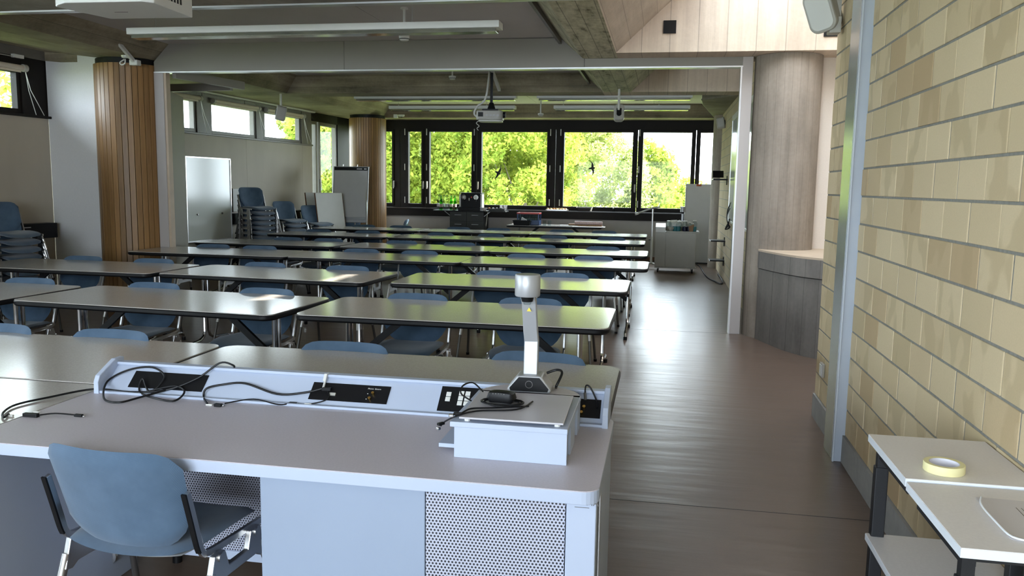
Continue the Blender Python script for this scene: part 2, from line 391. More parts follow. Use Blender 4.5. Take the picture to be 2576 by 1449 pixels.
def thing(name, label, cat, loc=(0, 0, 0), rz=0., group=None, rot=None):
    o = bpy.data.objects.new(name, None); COL.objects.link(o); o.empty_display_size = .1
    o.location = loc; o.rotation_euler = rot if rot else (0, 0, rz)
    return tag(o, label, cat, group)
def struct(name, label=None):
    o = bpy.data.objects.new(name, None); COL.objects.link(o); o.empty_display_size = .1
    return tag(o, label, None, None, 'structure')
def copy_tree(o, parent=None):
    c = o.copy(); COL.objects.link(c); c.parent = parent
    for ch in list(o.children): copy_tree(ch, c)
    return c
def smooth_path(pts, k=6):
    pts = [Vector(p) for p in pts]; out = []
    for i in range(len(pts)-1):
        p0 = pts[max(i-1, 0)]; p1 = pts[i]; p2 = pts[i+1]; p3 = pts[min(i+2, len(pts)-1)]
        for q in range(k):
            t = q/k
            out.append(.5*((2*p1)+(p2-p0)*t+(2*p0-5*p1+4*p2-p3)*t*t+(3*p1-p0-3*p2+p3)*t**3))
    out.append(pts[-1]); return out
def rrect(x0, y0, x1, y1, r, n=5):
    o = []
    for cx, cy, a in ((x1-r, y1-r, 0), (x0+r, y1-r, PI/2), (x0+r, y0+r, PI), (x1-r, y0+r, 1.5*PI)):
        o += [(cx+r*math.cos(a+PI/2*i/n), cy+r*math.sin(a+PI/2*i/n)) for i in range(n+1)]
    return o
def text_mesh(body, size, mat, parent, mw, name='lettering', ext=.0003):
    c = bpy.data.curves.new(name, 'FONT'); c.body = body; c.size = size; c.extrude = ext; c.align_x = 'CENTER'; c.resolution_u = 2
    t = bpy.data.objects.new('tmp', c); COL.objects.link(t)
    me = bpy.data.meshes.new_from_object(t); bpy.data.objects.remove(t)
    me.transform(mw); me.materials.clear(); me.materials.append(M[mat])
    o = bpy.data.objects.new(name, me); COL.objects.link(o); o.parent = parent; return o
# ================================================================== THE SETTING
YB = 17.6                       # window wall
ZS = 2.95                       # beam soffits
# ---- floor
fl = struct('floor', 'polished dark brown linoleum floor with fine welded seams')
MB().box(-8.8, -3.2, -.12, 2.45, YB+.05, 0).build('linoleum', 'floor', fl)
for y in (3.925, 8.905): MB().box(-7.4, y-.003, 0, 2.2, y+.003, .0006).build('seam', 'black', fl)

# ---- right brick wall: backing plus single bricks
wr = struct('wall_right', 'sand-lime brick wall with flush grey mortar joints')
wr.location = (1.075, 4.8, 0); wr.rotation_euler = (0, 0, -math.radians(.38))
y0, y1 = -8.0, .97
MB().box(.003, y0, .157, .16, y1-.002, 3.6).build('mortar_backing', 'mortar', wr)
MB().box(-.012, y0, 0, .16, y1, .157).build('plinth', 'plinth', wr)
BW, BH, J = .278, .1514, .010
bm0 = MB().box(0, 0, 0, .02, BW-J, BH-J).mesh('brick', 'brick', bevel=.0025)
cuts = {}
yb0 = -2.75
for c in range(19):
    z = .157 + c*BH + J/2
    off = (c % 2)*BW/2 + random.uniform(-.015, .015)
    k = 0; y = y1 - BW + (0 if c % 2 else -BW*.0)
    y = y1 - (BW if c % 2 else BW*.55)
    first = True
    while y > yb0:
        L = BW if not first or c % 2 else BW*.55
        if abs(L-BW) < 1e-6: me = bm0
        else:
            me = cuts.get('h') or MB().box(0, 0, 0, .02, L-J, BH-J).mesh('brick', 'brick', bevel=.0025); cuts['h'] = me
        b = bpy.data.objects.new('brick', me); COL.objects.link(b); b.parent = wr
        b.location = (random.uniform(-.0015, .0015), y+J/2, z)
        first = False; y -= BW
MB().box(-.001, y0, .157, .006, yb0+BW, 3.6).build('brickwork', 'brickwall', wr)
# aluminium guide post of the folding partition on the brick wall
gp = struct('trim_1', 'pale grey metal guide post fixed to the brick wall')
pc = atz(2121.5, 1159.6)
MB().box(1.022, 4.785, 0, 1.079, 4.803, 3.5).build('front_plate', plain('grey_blue_post', (.42, .47, .55), .38, var=.02), gp, bevel=.002)
MB().box(1.013, 4.776, 0, 1.022, 4.806, 3.5).build('rail', plain('grey_blue_rail', (.50, .55, .62), .3, var=.02), gp, bevel=.001)
MB().box(1.016, 4.806, 0, 1.079, 5.042, 3.5).build('channel', plain('brushed_channel', (.55, .57, .58), .24, .75, var=.04, stretch=(1, 1, .05)), gp, bevel=.002)

# ---- niche, right end wall, low curved wall, column
wn = struct('wall_niche', 'white plastered wall beside the round concrete column')
MB().box(1.2, 9.02, .0, 2.3, 9.2, 2.905).build('plaster', 'niche', wn)
we = struct('wall_east', 'white wall at the back of the niche')
MB().box(2.3, 5.0, 0, 2.32, 9.2, 3.80).build('plaster', 'niche', we)
MB().box(2.3, 5.0, 3.872, 2.32, 9.2, 4.75).build('upper_plaster', 'niche', we)
MB().box(2.3, 5.0, 3.80, 2.32, 6.85, 3.872).build('sun_slit_end', 'niche', we)  # narrow slit left in the unseen wall, added to throw the sun strips
MB().box(1.235, 4.9, 0, 2.45, 5.0, 4.7).build('return_plaster', 'whitewall', we)
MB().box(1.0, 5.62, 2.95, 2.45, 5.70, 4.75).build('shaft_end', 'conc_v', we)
cv = [(1.00, 8.66), (1.02, 8.61), (1.06, 8.47), (1.11, 8.33), (1.18, 8.14), (1.26, 7.98), (1.35, 7.85), (1.46, 7.74), (1.62, 7.62), (1.85, 7.5), (2.3, 7.4)]
lw = struct('wall_low', 'low curved concrete parapet wall with pale top')
MB().prism(cv+[(2.3, 9.02), (1.0, 9.02)], 0, .735).build('body', 'conc_low', lw)
cvo = [(x-.012, y-.012) for x, y in cv]
MB().prism(cvo+[(2.3, 9.02), (1.0, 9.02)], .745, .915).build('band', 'conc_low', lw)
MB().prism(cvo+[(2.3, 9.02), (1.0, 9.02)], .9155, .935).build('cap', 'linoedge', lw)
def column(x, y, r, label, mat, z1=ZS):
    t = thing('concrete_column', label, 'column', (x, y, 0))
    MB().lathe([(r, 0), (r, z1+.02)], n=48).build('shaft', mat, t, smooth=True)
    return t
column(1.22, 8.96, .335, 'round board-marked concrete column beside the white niche wall', 'conc_col', 2.884)
column(1.25, 16.5, .34, 'round concrete column beside the tall white cabinet', 'conc_col')
def wood_column(x, y, r, label, n=30):
    t = thing('wood_clad_column', label, 'column', (x, y, 0))
    MB().lathe([(r-.022, 0), (r-.022, ZS)], n=40).build('core', 'black', t, smooth=True)
    wdt = 2*PI*r/n-.006
    me = MB().box(-wdt/2, -.011, 0.01, wdt/2, .011, 2.885).mesh('plank', 'wood', bevel=.002)
    for i in range(n):
        a = 2*PI*i/n; o = bpy.data.objects.new('plank', me); COL.objects.link(o); o.parent = t
        o.location = ((r-.011)*math.cos(a), (r-.011)*math.sin(a), 0); o.rotation_euler = (0, 0, a-PI/2)
    return t
wood_column(-6.36, 8.98, .39, 'round column clad in upright oak planks beside the partition header', 38)
wood_column(-6.17, 16.5, .385, 'round oak-clad column standing behind the flip chart', 46)

# ---- partition opening: jambs and header
hd = struct('trim_2', 'white header panel and jambs of the folding partition opening')
HY = 8.9
X0, X1 = -5.98, .86
sec = [(X0, 2.815), (-.887, 2.815), (-.887, 2.93), (-1.149, 3.125), (-5.774, 3.135), (X0, 2.93)]
MB().prism([(-3.6, 2.815), (-.887, 2.815), (-.887, 2.925), (-1.149, 3.125), (-3.6, 3.13)], HY, HY+.09, 'y').build('header_panel', 'header', hd)
MB().prism([(X0, 2.815), (-3.604, 2.815), (-3.604, 3.13), (-5.774, 3.135), (X0, 2.93)], HY, HY+.09, 'y').build('header_panel', 'header', hd)
MB().box(-.883, HY, 2.815, X1, HY+.09, 2.905).build('header_panel', 'header', hd)
MB().box(X0, HY-.012, 2.80, X1-.1, HY+.10, 2.815).build('track', 'alu', hd)
MB().box(.755, HY-.01, 0, .86, HY+.11, 2.905).build('jamb', 'white', hd, bevel=.003)
MB().box(.738, HY-.005, 0, .755, HY+.09, 2.815).build('jamb_rail', 'alu', hd)
MB().box(-5.99, HY-.01, 0, -5.86, HY+.10, 2.80).build('jamb', 'white', hd, bevel=.003)
MB().box(-5.86, HY, 0, -5.83, HY+.08, 2.80).build('jamb_rail', 'linoedge', hd)

# ---- left wall (slightly oblique) with its high windows
LA = math.radians(4.19); LO = Vector((-7.3, 11.94, 0)); LD = Vector((math.sin(LA), math.cos(LA), 0)); LN = Vector((LD.y, -LD.x, 0))
def lw_(px, py):
    d = Vector(ray(px, py)); c = Vector(CPOS); t = (LO-c).dot(LN)/d.dot(LN); p = c+d*t
    return (p-LO).dot(LD), p.z
def lwo(px, py, off):
    d = Vector(ray(px, py)); c = Vector(CPOS); o_ = LO+LN*off; t = (o_-c).dot(LN)/d.dot(LN); p = c+d*t
    return (p-LO).dot(LD), p.z
def lpos(s, off, z=0): return LO+LD*s+LN*off+Vector((0, 0, z))
wl = struct('wall_left', 'beige panelled wall below a strip of high windows')
wl.location = LO; wl.rotation_euler = (0, 0, -LA)
SC = -2.95          # corner with the white return wall
ZW0, ZW1 = 2.30, 2.93
s_tall = lw_(784, 320)[0]
MB().box(-.2, -16.5, 0, 0, -10.25, .93).build('wall_panel', 'beige', wl); MB().box(-.2, -16.5, .93, 0, -15.6, 2.97).build('wall_panel', 'beige', wl)
joints = [-10.25, -7.2, -5.0, SC]
for a, b in zip(joints[:-1], joints[1:]): MB().box(-.2, a+.002, 0, 0, b-.002, ZW0-.03).build('wall_panel', 'beige', wl)
joints = [SC+.1, -.6, 1.35, 3.3, s_tall]
for a, b in zip(joints[:-1], joints[1:]): MB().box(-.2, a+.002, 0, 0, b-.002, ZW0-.03).build('wall_panel', 'beige', wl)
MB().box(-.2, s_tall, 0, -.02, 5.75, 1.02).build('wall_panel', 'beige', wl)
MB().box(-.2, -16.5, 2.97, 0, 6, 3.4).build('lintel', 'framegrey', wl)
MB().box(-.25, -10.25, ZW0-.03, .05, SC+.0, ZW0+.0).build('sill', 'frame', wl, bevel=.004)
MB().box(-.25, SC+.1, ZW0-.03, .03, s_tall, ZW0).build('sill', 'framegrey', wl, bevel=.004)
def strip_window(n, s0, s1, z0, z1, fmat, fw=.055, label=None, tall=False):
    t = struct('window_%d' % n, label); t.location = LO; t.rotation_euler = (0, 0, -LA)
    m = MB(); d0, d1 = -.12, -.03
    m.box(d0, s0, z0, d1, s0+fw, z1); m.box(d0, s1-fw, z0, d1, s1, z1); m.box(d0, s0+fw, z0, d1, s1-fw, z0+fw); m.box(d0, s0+fw, z1-fw, d1, s1-fw, z1)
    m.build('frame', fmat, t, bevel=.004)
    MB().box(-.085, s0+fw, z0+fw, -.079, s1-fw, z1-fw).build('pane', 'glass', t)
    if tall:
        MB().box(-.03, s0+.02, 1.55, -.005, s0+.05, 1.62).build('handle', 'alu', t); MB().box(-.02, s0+.025, 1.42, -.005, s0+.042, 1.56).build('handle', 'alu', t)
    return t
gs = {}
wa, wb = lw_(537, 300)[0], lw_(642, 310)[0]; wc, wd = lw_(670, 310)[0], lw_(756, 330)[0]; we1 = lw_(491.6, 290)[0]
ZG0, ZG1 = 2.36, 2.78
n = 1
for s0, s1, fm, lb in ((-5.1, lw_(45, 220)[0]+.07, 'frame', 'dark framed high window above the near beige wall'), (-7.6, -5.3, 'frame', None), (-10.2, -7.8, 'frame', None),
                   (-1.6, we1+.055, 'framegrey', 'high strip window beside the folded partition leaf'), (wa-.055, wb+.055, 'framegrey', 'high strip window above the small whiteboard'), (wc-.055, wd+.055, 'framegrey', 'high strip window next to the tall corner window')):
    strip_window(n, s0, s1, ZG0-.055, ZG1+.055, fm, label=lb); n += 1
# solid surrounds between the strip windows
fr = struct('trim_3', 'window band, greyed by painted glare, around the high strip windows'); fr.location = LO; fr.rotation_euler = (0, 0, -LA)
for a, b, m_ in ((-10.45, -10.2, 'frame'), (-7.8, -7.6, 'frame'), (-5.3, -5.1, 'frame'), (lw_(45, 220)[0]+.07, SC+.1, 'frame'), (SC+.1, -1.6, 'framegrey'), (we1+.055, wa-.055, 'framegrey'), (wb+.055, wc-.055, 'framegrey'), (wd+.055, s_tall, 'framegrey')):
    MB().box(-.15, a, ZW0, -.01, b, 2.97).build('mullion', m_, fr)
MB().box(-.15, -10.45, ZG1+.055, -.012, SC+.1, 2.97).build('head', 'frame', fr)
MB().box(-.15, SC+.1, ZG1+.055, -.012, s_tall, 2.97).build('head', 'framegrey', fr)
for s in (-.6, .15, 1.35, 3.3): MB().box(-.012, s-.003, ZG1+.06, -.006, s+.003, 2.96).build('joint', 'black', fr)
for a in (-15.6, -13.02): strip_window(90+(a > -14), a, a+2.56, .93, 2.97, 'frame')
# tall corner window
ta, tb, tc_ = lw_(797, 400)[0], lw_(810, 400)[0], lw_(846, 400)[0]
ZT = 2.72
strip_window(n, s_tall-.0, ta+.08, 1.08, ZT+.06, 'framegrey', .06, 'narrow tall window at the room corner'); n += 1
strip_window(n, tb-.07, tc_+.09, 1.08, ZT+.06, 'framegrey', .07, 'tall opening window at the room corner behind the flip chart', True); n += 1
MB().box(-.15, s_tall, ZT+.06, -.01, 5.8, 2.97).build('head', 'frame', fr); MB().box(-.15, tc_+.09, .0, -.01, 5.8, 2.97).build('mullion', 'frame', fr)
MB().box(-.2, s_tall, 1.02, .04, 5.7, 1.08).build('sill', 'framegrey', fr)
# roller blinds
def blind(s0, s1, label):
    t = thing('roller_blind', label, 'blind', LO, -LA)
    MB().cone((.03, s0, ZG1+.055), (.03, s1, ZG1+.055), .032, .032, 14).build('roll', 'blind', t, smooth=True)
    for s in (s0, s1): MB().cone((.03, s-.03, ZG1+.055), (.03, s+.02, ZG1+.055), .045, .045, 14).build('bracket', 'plasticgrey', t, smooth=True)
    MB().box(.02, s0+.05, ZG1-.0, .026, s1-.05, ZG1+.03).build('hem_bar', 'blind', t)
    MB().box(.005, s1-.16, ZG1+.16, .05, s1-.02, ZG1+.2).build('clip', 'plastic', t)
    MB().tube([(.03, s0+.1, ZG1+.17), (.03, s1-.1, ZG1+.17)], .006, 6).build('rod', 'plasticgrey', t)
    for dx in (0, .03): MB().tube([(.035, s1, ZG1+.03), (.05+dx, s1+.02, ZG1-.2), (.06+dx, s1+.1+dx*3, ZW0+.0)], .004, 5).build('cord', 'plastic', t)
blind(-1.5, we1+.1, 'rolled-up blind over the strip window beside the folded partition')
blind(wa-.02, wb+.08, 'rolled-up blind over the strip window above the small whiteboard')
blind(wc-.02, wd+.08, 'rolled-up blind over the strip window next to the tall corner window')
blind(-5.0, lw_(58, 190)[0], 'rolled-up blind over the dark framed window in the near corner')
cd = struct('trim_4', 'white cable duct along the ceiling above the strip windows'); cd.location = LO; cd.rotation_euler = (0, 0, -LA)
MB().box(.01, lw_(493, 228)[0]-1.2, 2.925, .10, lw_(783, 281)[0], 2.965).build('duct', 'plastic', cd, bevel=.012)
# black ledge running along the left wall
def ledge(s0, s1, label):
    t = thing('wall_ledge', label, 'ledge', LO, -LA)
    MB().box(0, s0, .82, .16, s1, 1.0).build('front_panel', 'black', t, bevel=.004)
    MB().box(.16, s1-.55, .955, .164, s1-.4, .965).build('slot', 'alu', t)
ledge(-12, SC-.12, 'black wall ledge behind the near stack of chairs')
ledge(SC+.2, s_tall+.2, 'black wall ledge behind the whiteboard and far chair stacks')
# white return wall next to the near oak column
rw = struct('wall_return', 'white plastered return wall lit by the near window')
pz = LO+LD*SC
MB().hexa([(pz.x, pz.y, 0), (-6.5, 8.98, 0), (-6.5, 9.14, 0), (pz.x-.05, pz.y+.16, 0), (pz.x, pz.y, 3.2), (-6.5, 8.98, 3.2), (-6.5, 9.14, 3.2), (pz.x-.05, pz.y+.16, 3.2)]).build('plaster', 'whitewall', rw)

# ---- window wall at the back
XW = {px: aty(px, 420, YB).x for px in (973, 986, 1027, 1060, 1080, 1186, 1211, 1375, 1418, 1590, 1616, 1738, 1760, 1800)}
ZB0, ZB1 = 1.112, 2.70
wb_ = struct('wall_back', 'pale parapet wall below the far windows')
MB().box(-7.1, YB, 0, 2.4, YB+.25, .84).build('parapet', plain('grey_parapet', (.42, .40, .37), .8, var=.03), wb_)
MB().box(-7.1, YB-.012, 0, 2.4, YB, .07).build('baseboard', 'wood_b', wb_)
MB().box(-7.1, YB-.06, .84, 2.4, YB+.3, 1.0).build('fascia', 'frame', wb_)
MB().box(-7.1, YB-.10, 1.0, 2.4, YB+.3, 1.022).build('sill', plain('dark_sill', (.05, .047, .045), .3, var=.1), wb_, bevel=.003)
MB().box(-7.1, YB+.02, 2.76, 2.4, YB+.22, 3.4).build('head', 'frame', wb_)
panes = [(-6.9, XW[986], 'left'), (XW[1027], XW[1060], 'left'), (XW[1080], XW[1186], 'left'), (XW[1211], XW[1375], 'right'), (XW[1418], XW[1590], 'left'), (XW[1616], XW[1738], 'x'), (XW[1760], 1.75, 'x')]
labs = ['far window pane half hidden by the oak column', 'narrow far window sash with a white handle', 'far window behind the coffee machine bottles', 'far window with a bird silhouette beside the coffee machine', 'wide far window with a bird silhouette above the food tray', 'far window above the leaning reading stand', 'far window behind the tall white cabinet']
edges = [-7.1] + [(panes[i][1]+panes[i+1][0])/2 for i in range(6)] + [2.4]
for i, (a, b, h) in enumerate(panes):
    t = struct('window_%d' % (n+i), labs[i]); e0, e1 = edges[i]+.006, edges[i+1]-.006
    m = MB()
    for q in ((e0, 1.022, a, 2.76), (b, 1.022, e1, 2.76), (a, 1.022, b, ZB0), (a, ZB1, b, 2.76)): m.box(q[0], YB+.02, q[1], q[2], YB+.12, q[3])
    m.build('frame', 'frame', t)
    m = MB(); fw = .045
    for q in ((a-fw, ZB0-fw, a, ZB1+fw), (b, ZB0-fw, b+fw, ZB1+fw), (a, ZB0-fw, b, ZB0), (a, ZB1, b, ZB1+fw)): m.box(q[0], YB-.005, q[1], q[2], YB+.02, q[3])
    m.build('sash', 'frame', t, bevel=.004)
    MB().box(a, YB+.06, ZB0, b, YB+.068, ZB1).build('pane', 'glass', t)
    for z in (2.62, 1.85, 1.12):
        for x in ((b+.075,) if i in (3,) else (a-.075,) if i in (1, 4, 5) else (a-.06, b+.06) if i == 2 else ()): MB().cone((x, YB-.012, z), (x, YB-.012, z+.14), .011, .011, 8).build('hinge', 'plastic', t, smooth=True)
def whandle(x, z=1.52, n_=None, col='plastic'):
    m = MB().box(x-.016, YB-.02, z, x+.016, YB-.004, z+.14); m.box(x-.012, YB-.045, z+.10, x+.012, YB-.02, z+.13); m.box(x-.012, YB-.05, z-.03, x+.012, YB-.035, z+.13)
    return m.build('handle', col, n_, bevel=.003)
wins = {o.name: o for o in bpy.data.objects if o.name.startswith('window_')}
W = lambda i: wins['window_%d' % (n+i)]
whandle(XW[986]+.05, 1.47, W(0)); whandle(XW[1060]+.05, 1.47, W(1)); whandle(XW[1080]-.05, 1.47, W(2))
whandle(XW[1211]-.07, 1.48, W(3), 'plasticgrey'); whandle(XW[1590]+.07, 1.47, W(4), 'plasticgrey')
# swift stickers on the panes
def bird(cx, cz, ang, i, label, sc=1.0):
    half = [(0, .062), (.012, .052), (.02, .032), (.06, .034), (.11, .022), (.17, -.03), (.11, -.004), (.06, -.010), (.022, -.02), (.018, -.05), (.014, -.085), (0, -.066)]
    poly = half + [(-x, y) for x, y in half[-2:0:-1]]
    c, s = math.cos(ang)*sc, math.sin(ang)*sc
    t = MB().prism([(cx+x*c-y*s, cz+x*s+y*c) for x, y in poly], YB+.053, YB+.0595, 'y').build('bird_sticker', 'black')
    tag(t, label, 'sticker')
p = aty(1253, 435, YB+.055); bird(p.x, p.z, math.radians(-117), 3, 'black swift silhouette stuck on the window beside the coffee machine')
p = aty(1490, 423, YB+.055); bird(p.x, p.z, math.radians(-82), 4, 'black swift silhouette stuck on the wide window above the food tray')

# ---- right wall of the far bay
wf = struct('wall_far_right', 'painted brick wall with a large whiteboard in the far bay')
MB().box(1.06, 9.2, 0, 1.3, YB+.1, 4.7).build('brickwork', 'brickwall', wf)
# ---- rear part of the room behind the camera
wk = struct('wall_rear', 'rear wall with large windows')
MB().box(-8.8, -3.3, 0, 2.45, -3.1, .8).build('parapet', 'whitewall', wk); MB().box(-8.8, -3.3, 2.75, 2.45, -3.1, 3.6).build('head', 'whitewall', wk)
MB().box(.5, -3.3, .8, 2.45, -3.1, 2.75).build('pier', 'whitewall', wk); MB().box(-8.8, -3.3, .8, -4.0, -3.1, 2.75).build('pier', 'whitewall', wk)

# ---- ceiling
ce = struct('ceiling', 'board-marked concrete beams around white coffered ceiling panels')
def cbox(x0, y0, z0, x1, y1, z1, mat='conc', nm='beam'): return MB().box(x0, y0, z0, x1, y1, z1).build(nm, mat, ce)
cbox(-9, -3.3, 3.42, -.5, 18.2, 3.6, 'conc', 'slab')
cbox(-.5, -3.3, 3.42, 2.5, 5.62, 3.6, 'conc', 'slab'); cbox(-.5, 12.85, 3.42, 2.5, 18.2, 3.6, 'conc', 'slab'); cbox(1.65, 5.5, 4.66, 2.45, 8.6, 4.76, 'conc', 'slab'); cbox(.3, 9.2, 4.66, 1.3, 10.4, 4.76, 'conc', 'slab'); cbox(.3, 11.2, 4.66, 1.3, 12.5, 4.76, 'conc', 'slab'); cbox(.3, 10.4, 4.66, .55, 11.2, 4.76, 'conc', 'slab')  # roof pieces over the shafts added unseen to block sun and dim light
cbox(-9, -3.3, 2.97, 1.3, 4.55, 3.42, 'white', 'ceiling_panel')
# white panels inside the coffers, with joints
for a, b in ((-5.95, -4.4), (-4.395, -2.8), (-2.795, -1.0)):
    cbox(a, 5.66, 3.132, b, 9.0, 3.17, 'ceil', 'ceiling_panel'); cbox(a, 9.0, 3.225, b, 12.5, 3.26, 'ceil', 'ceiling_panel')
for i in range(6): cbox(-6.1+i*1.17, 12.8, 3.215, -6.1+i*1.17+1.165, 17.1, 3.25, 'ceil', 'ceiling_panel')
# near cross beam with partition track
cbox(-7.6, 4.55, 2.83, 1.06, 5.66, 3.42, 'conc_x'); MB().box(-7.4, 5.61, 2.80, 1.0, 5.68, 2.835).build('track', 'alu', ce); MB().box(-7.4, 4.6, 2.812, 1.0, 5.61, 2.83).build('track_cover', 'conc', ce)
# left edge beam (inner face sloped), running past all bays
def edge_beam(ya, yb, zout, ztop):
    MB().prism([(-6.0, ZS), (-5.775, ztop), (-5.775, 3.42), (-8.4, 3.42), (-8.4, zout+.1), (-7.3, zout), (-6.35, ZS)], ya, yb, 'y').build('edge_beam', 'conc_z', ce)
edge_beam(5.66, 8.985, 3.06, 3.135); edge_beam(8.99, 12.42, 2.952, 3.225); edge_beam(12.42, 18.2, 2.952, 3.22)
# cross beams
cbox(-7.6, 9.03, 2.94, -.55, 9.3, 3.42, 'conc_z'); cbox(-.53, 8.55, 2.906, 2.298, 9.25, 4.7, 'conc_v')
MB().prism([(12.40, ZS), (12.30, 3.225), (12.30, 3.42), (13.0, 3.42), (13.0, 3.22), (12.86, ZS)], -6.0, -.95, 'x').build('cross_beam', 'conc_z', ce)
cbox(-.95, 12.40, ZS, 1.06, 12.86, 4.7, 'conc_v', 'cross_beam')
MB().prism([(16.98, ZS), (16.86, 3.22), (16.86, 3.42), (18.2, 3.42), (18.2, ZS)], -6.0, 2.4, 'x').build('cross_beam', 'conc_z', ce)
# longitudinal beam between coffer and roof light shaft
for ya, yb, zs in ((5.66, 8.898, 2.907), (9.25, 12.40, ZS)):
    MB().prism([(-.93, zs), (-1.15, 3.125), (-1.15, 3.42), (-.53, 3.42), (-.53, 4.7), (.43, 4.7), (.43, zs+.90), (-.53, zs)] if zs > 2.92 else [(-.90, zs), (-1.15, 3.125), (-1.15, 3.42), (-.53, 3.42), (-.53, zs)], ya, yb, 'y').build('longitudinal_beam', 'soffit', ce)
    if zs < 2.92: MB().prism([(-.53, zs+.001), (-.53, 4.7), (.43, 4.7), (.43, zs+.90)], ya, 8.549, 'y').build('shaft_slope', concrete('concrete_slope_boards', (.36, .30, .24), (.56, .48, .39), (1, 0, 0), .13), ce)
    MB().box(-1.165, ya, 3.06, -1.135, yb, 3.13).build('edge_strip', 'framegrey', ce)
cbox(-.95, 4.55, 2.835, -.53, 5.66, 3.0, 'conc_x')
# shaft end walls
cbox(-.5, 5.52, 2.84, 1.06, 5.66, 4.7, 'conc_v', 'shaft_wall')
# chamfered head at the far right column
MB().prism([(.55, 13.6), (1.06, 12.86), (1.06, 16.98), (.95, 16.98), (.60, 14.3)], ZS, 3.25).build('column_head', 'conc', ce)
MB().tube([(.56, 13.7, 2.97), (.60, 14.3, 2.97), (.95, 16.95, 2.97)], .02, 6).build('edge_strip', 'framegrey', ce)
# parking tracks of the partition in the far bay
for a, b in (((438, 186), (611, 216)), ((414, 222), (582, 218))):
    p = atz(*a, 2.80); q = atz(*b, 2.80)
    MB().sweep([p, q], [(-.05, -.03), (.05, -.03), (.05, .03), (-.05, .03)]).build('parking_track', 'header', ce)
# black vent holes in the pale shaft wall
for px, py in ((1685, 68), (2090, 75)):
    p = aty(px, py, 8.55); v = MB().box(p.x-.063, 8.538, p.z-.063, p.x+.063, 8.5495, p.z+.063).build('vent', 'black', ce)

# ---- outside: lawn, trees, neighbouring white building
gr = tag(MB().box(-80, 18.5, -3.2, 70, 110, -3.0).build('lawn', 'grass'), 'sunlit green lawn outside below the windows', 'lawn', kind='stuff')
gr2 = tag(MB().box(-80, -60, -3.2, -9.5, 18.4, -3.0).build('lawn', 'grass'), 'strip of lawn outside along the side of the building', 'lawn', kind='stuff')
def leaves(name, mat, cx, cy, cz, rx, ry, rz, nl, size, parent, clumps=70, seed=1):
    r = np.random.RandomState(seed)
    d = r.normal(size=(clumps, 3)); d /= np.linalg.norm(d, axis=1)[:, None]
    cen = d*(r.uniform(.35, 1, (clumps, 1))**.5)*np.array([rx, ry, rz]); rad = r.uniform(.5, 1.0, clumps)*min(rx, rz)*.38
    k = r.randint(0, clumps, nl); q = r.normal(size=(nl, 3)); q /= np.linalg.norm(q, axis=1)[:, None]
    pos = cen[k]+q*(rad[k]*r.uniform(.55, 1.05, nl))[:, None]+np.array([cx, cy, cz])
    a = r.normal(size=(nl, 3)); a /= np.linalg.norm(a, axis=1)[:, None]
    b = np.cross(a, r.normal(size=(nl, 3))); b /= np.linalg.norm(b, axis=1)[:, None]
    s = size*r.uniform(.6, 1.3, (nl, 1)); A = a*s; B = b*s*.55
    v = np.stack([pos-A, pos+B*.9, pos+A, pos-B*.9], 1).reshape(-1, 3)
    me = bpy.data.meshes.new(name); me.vertices.add(nl*4); me.vertices.foreach_set('co', v.ravel())
    me.loops.add(nl*4); me.loops.foreach_set('vertex_index', np.arange(nl*4)); me.polygons.add(nl)
    me.polygons.foreach_set('loop_start', np.arange(nl)*4); me.polygons.foreach_set('loop_total', np.full(nl, 4))
    me.update(calc_edges=True); me.materials.append(M[mat])
    o = bpy.data.objects.new(name, me); COL.objects.link(o); o.parent = parent; o['kind'] = 'stuff'; return o
def tree(x, y, ztop, rx, mat, nl, size, label, seed, zc=None):
    t = thing('deciduous_tree', label, 'tree', (x, y, -3.0), group='trees outside the windows')
    h = ztop+3.0; rz = h*.46; cz = h-rz
    leaves('foliage', mat, 0, 0, cz, rx, rx*.8, rz, int(nl*1.7), size*.78, t, 90, seed)
    m = MB().cone((0, 0, 0), (.1, 0, h*.42), .16, .09, 8)
    rr = random.Random(seed)
    for i in range(6):
        a = rr.uniform(0, 2*PI); m.cone((.05, 0, h*(.2+.035*i)), (math.cos(a)*rx*.5, math.sin(a)*rx*.5, h*(.35+.05*i)), .035, .012, 5)
    m.build('trunk', 'bark', t)
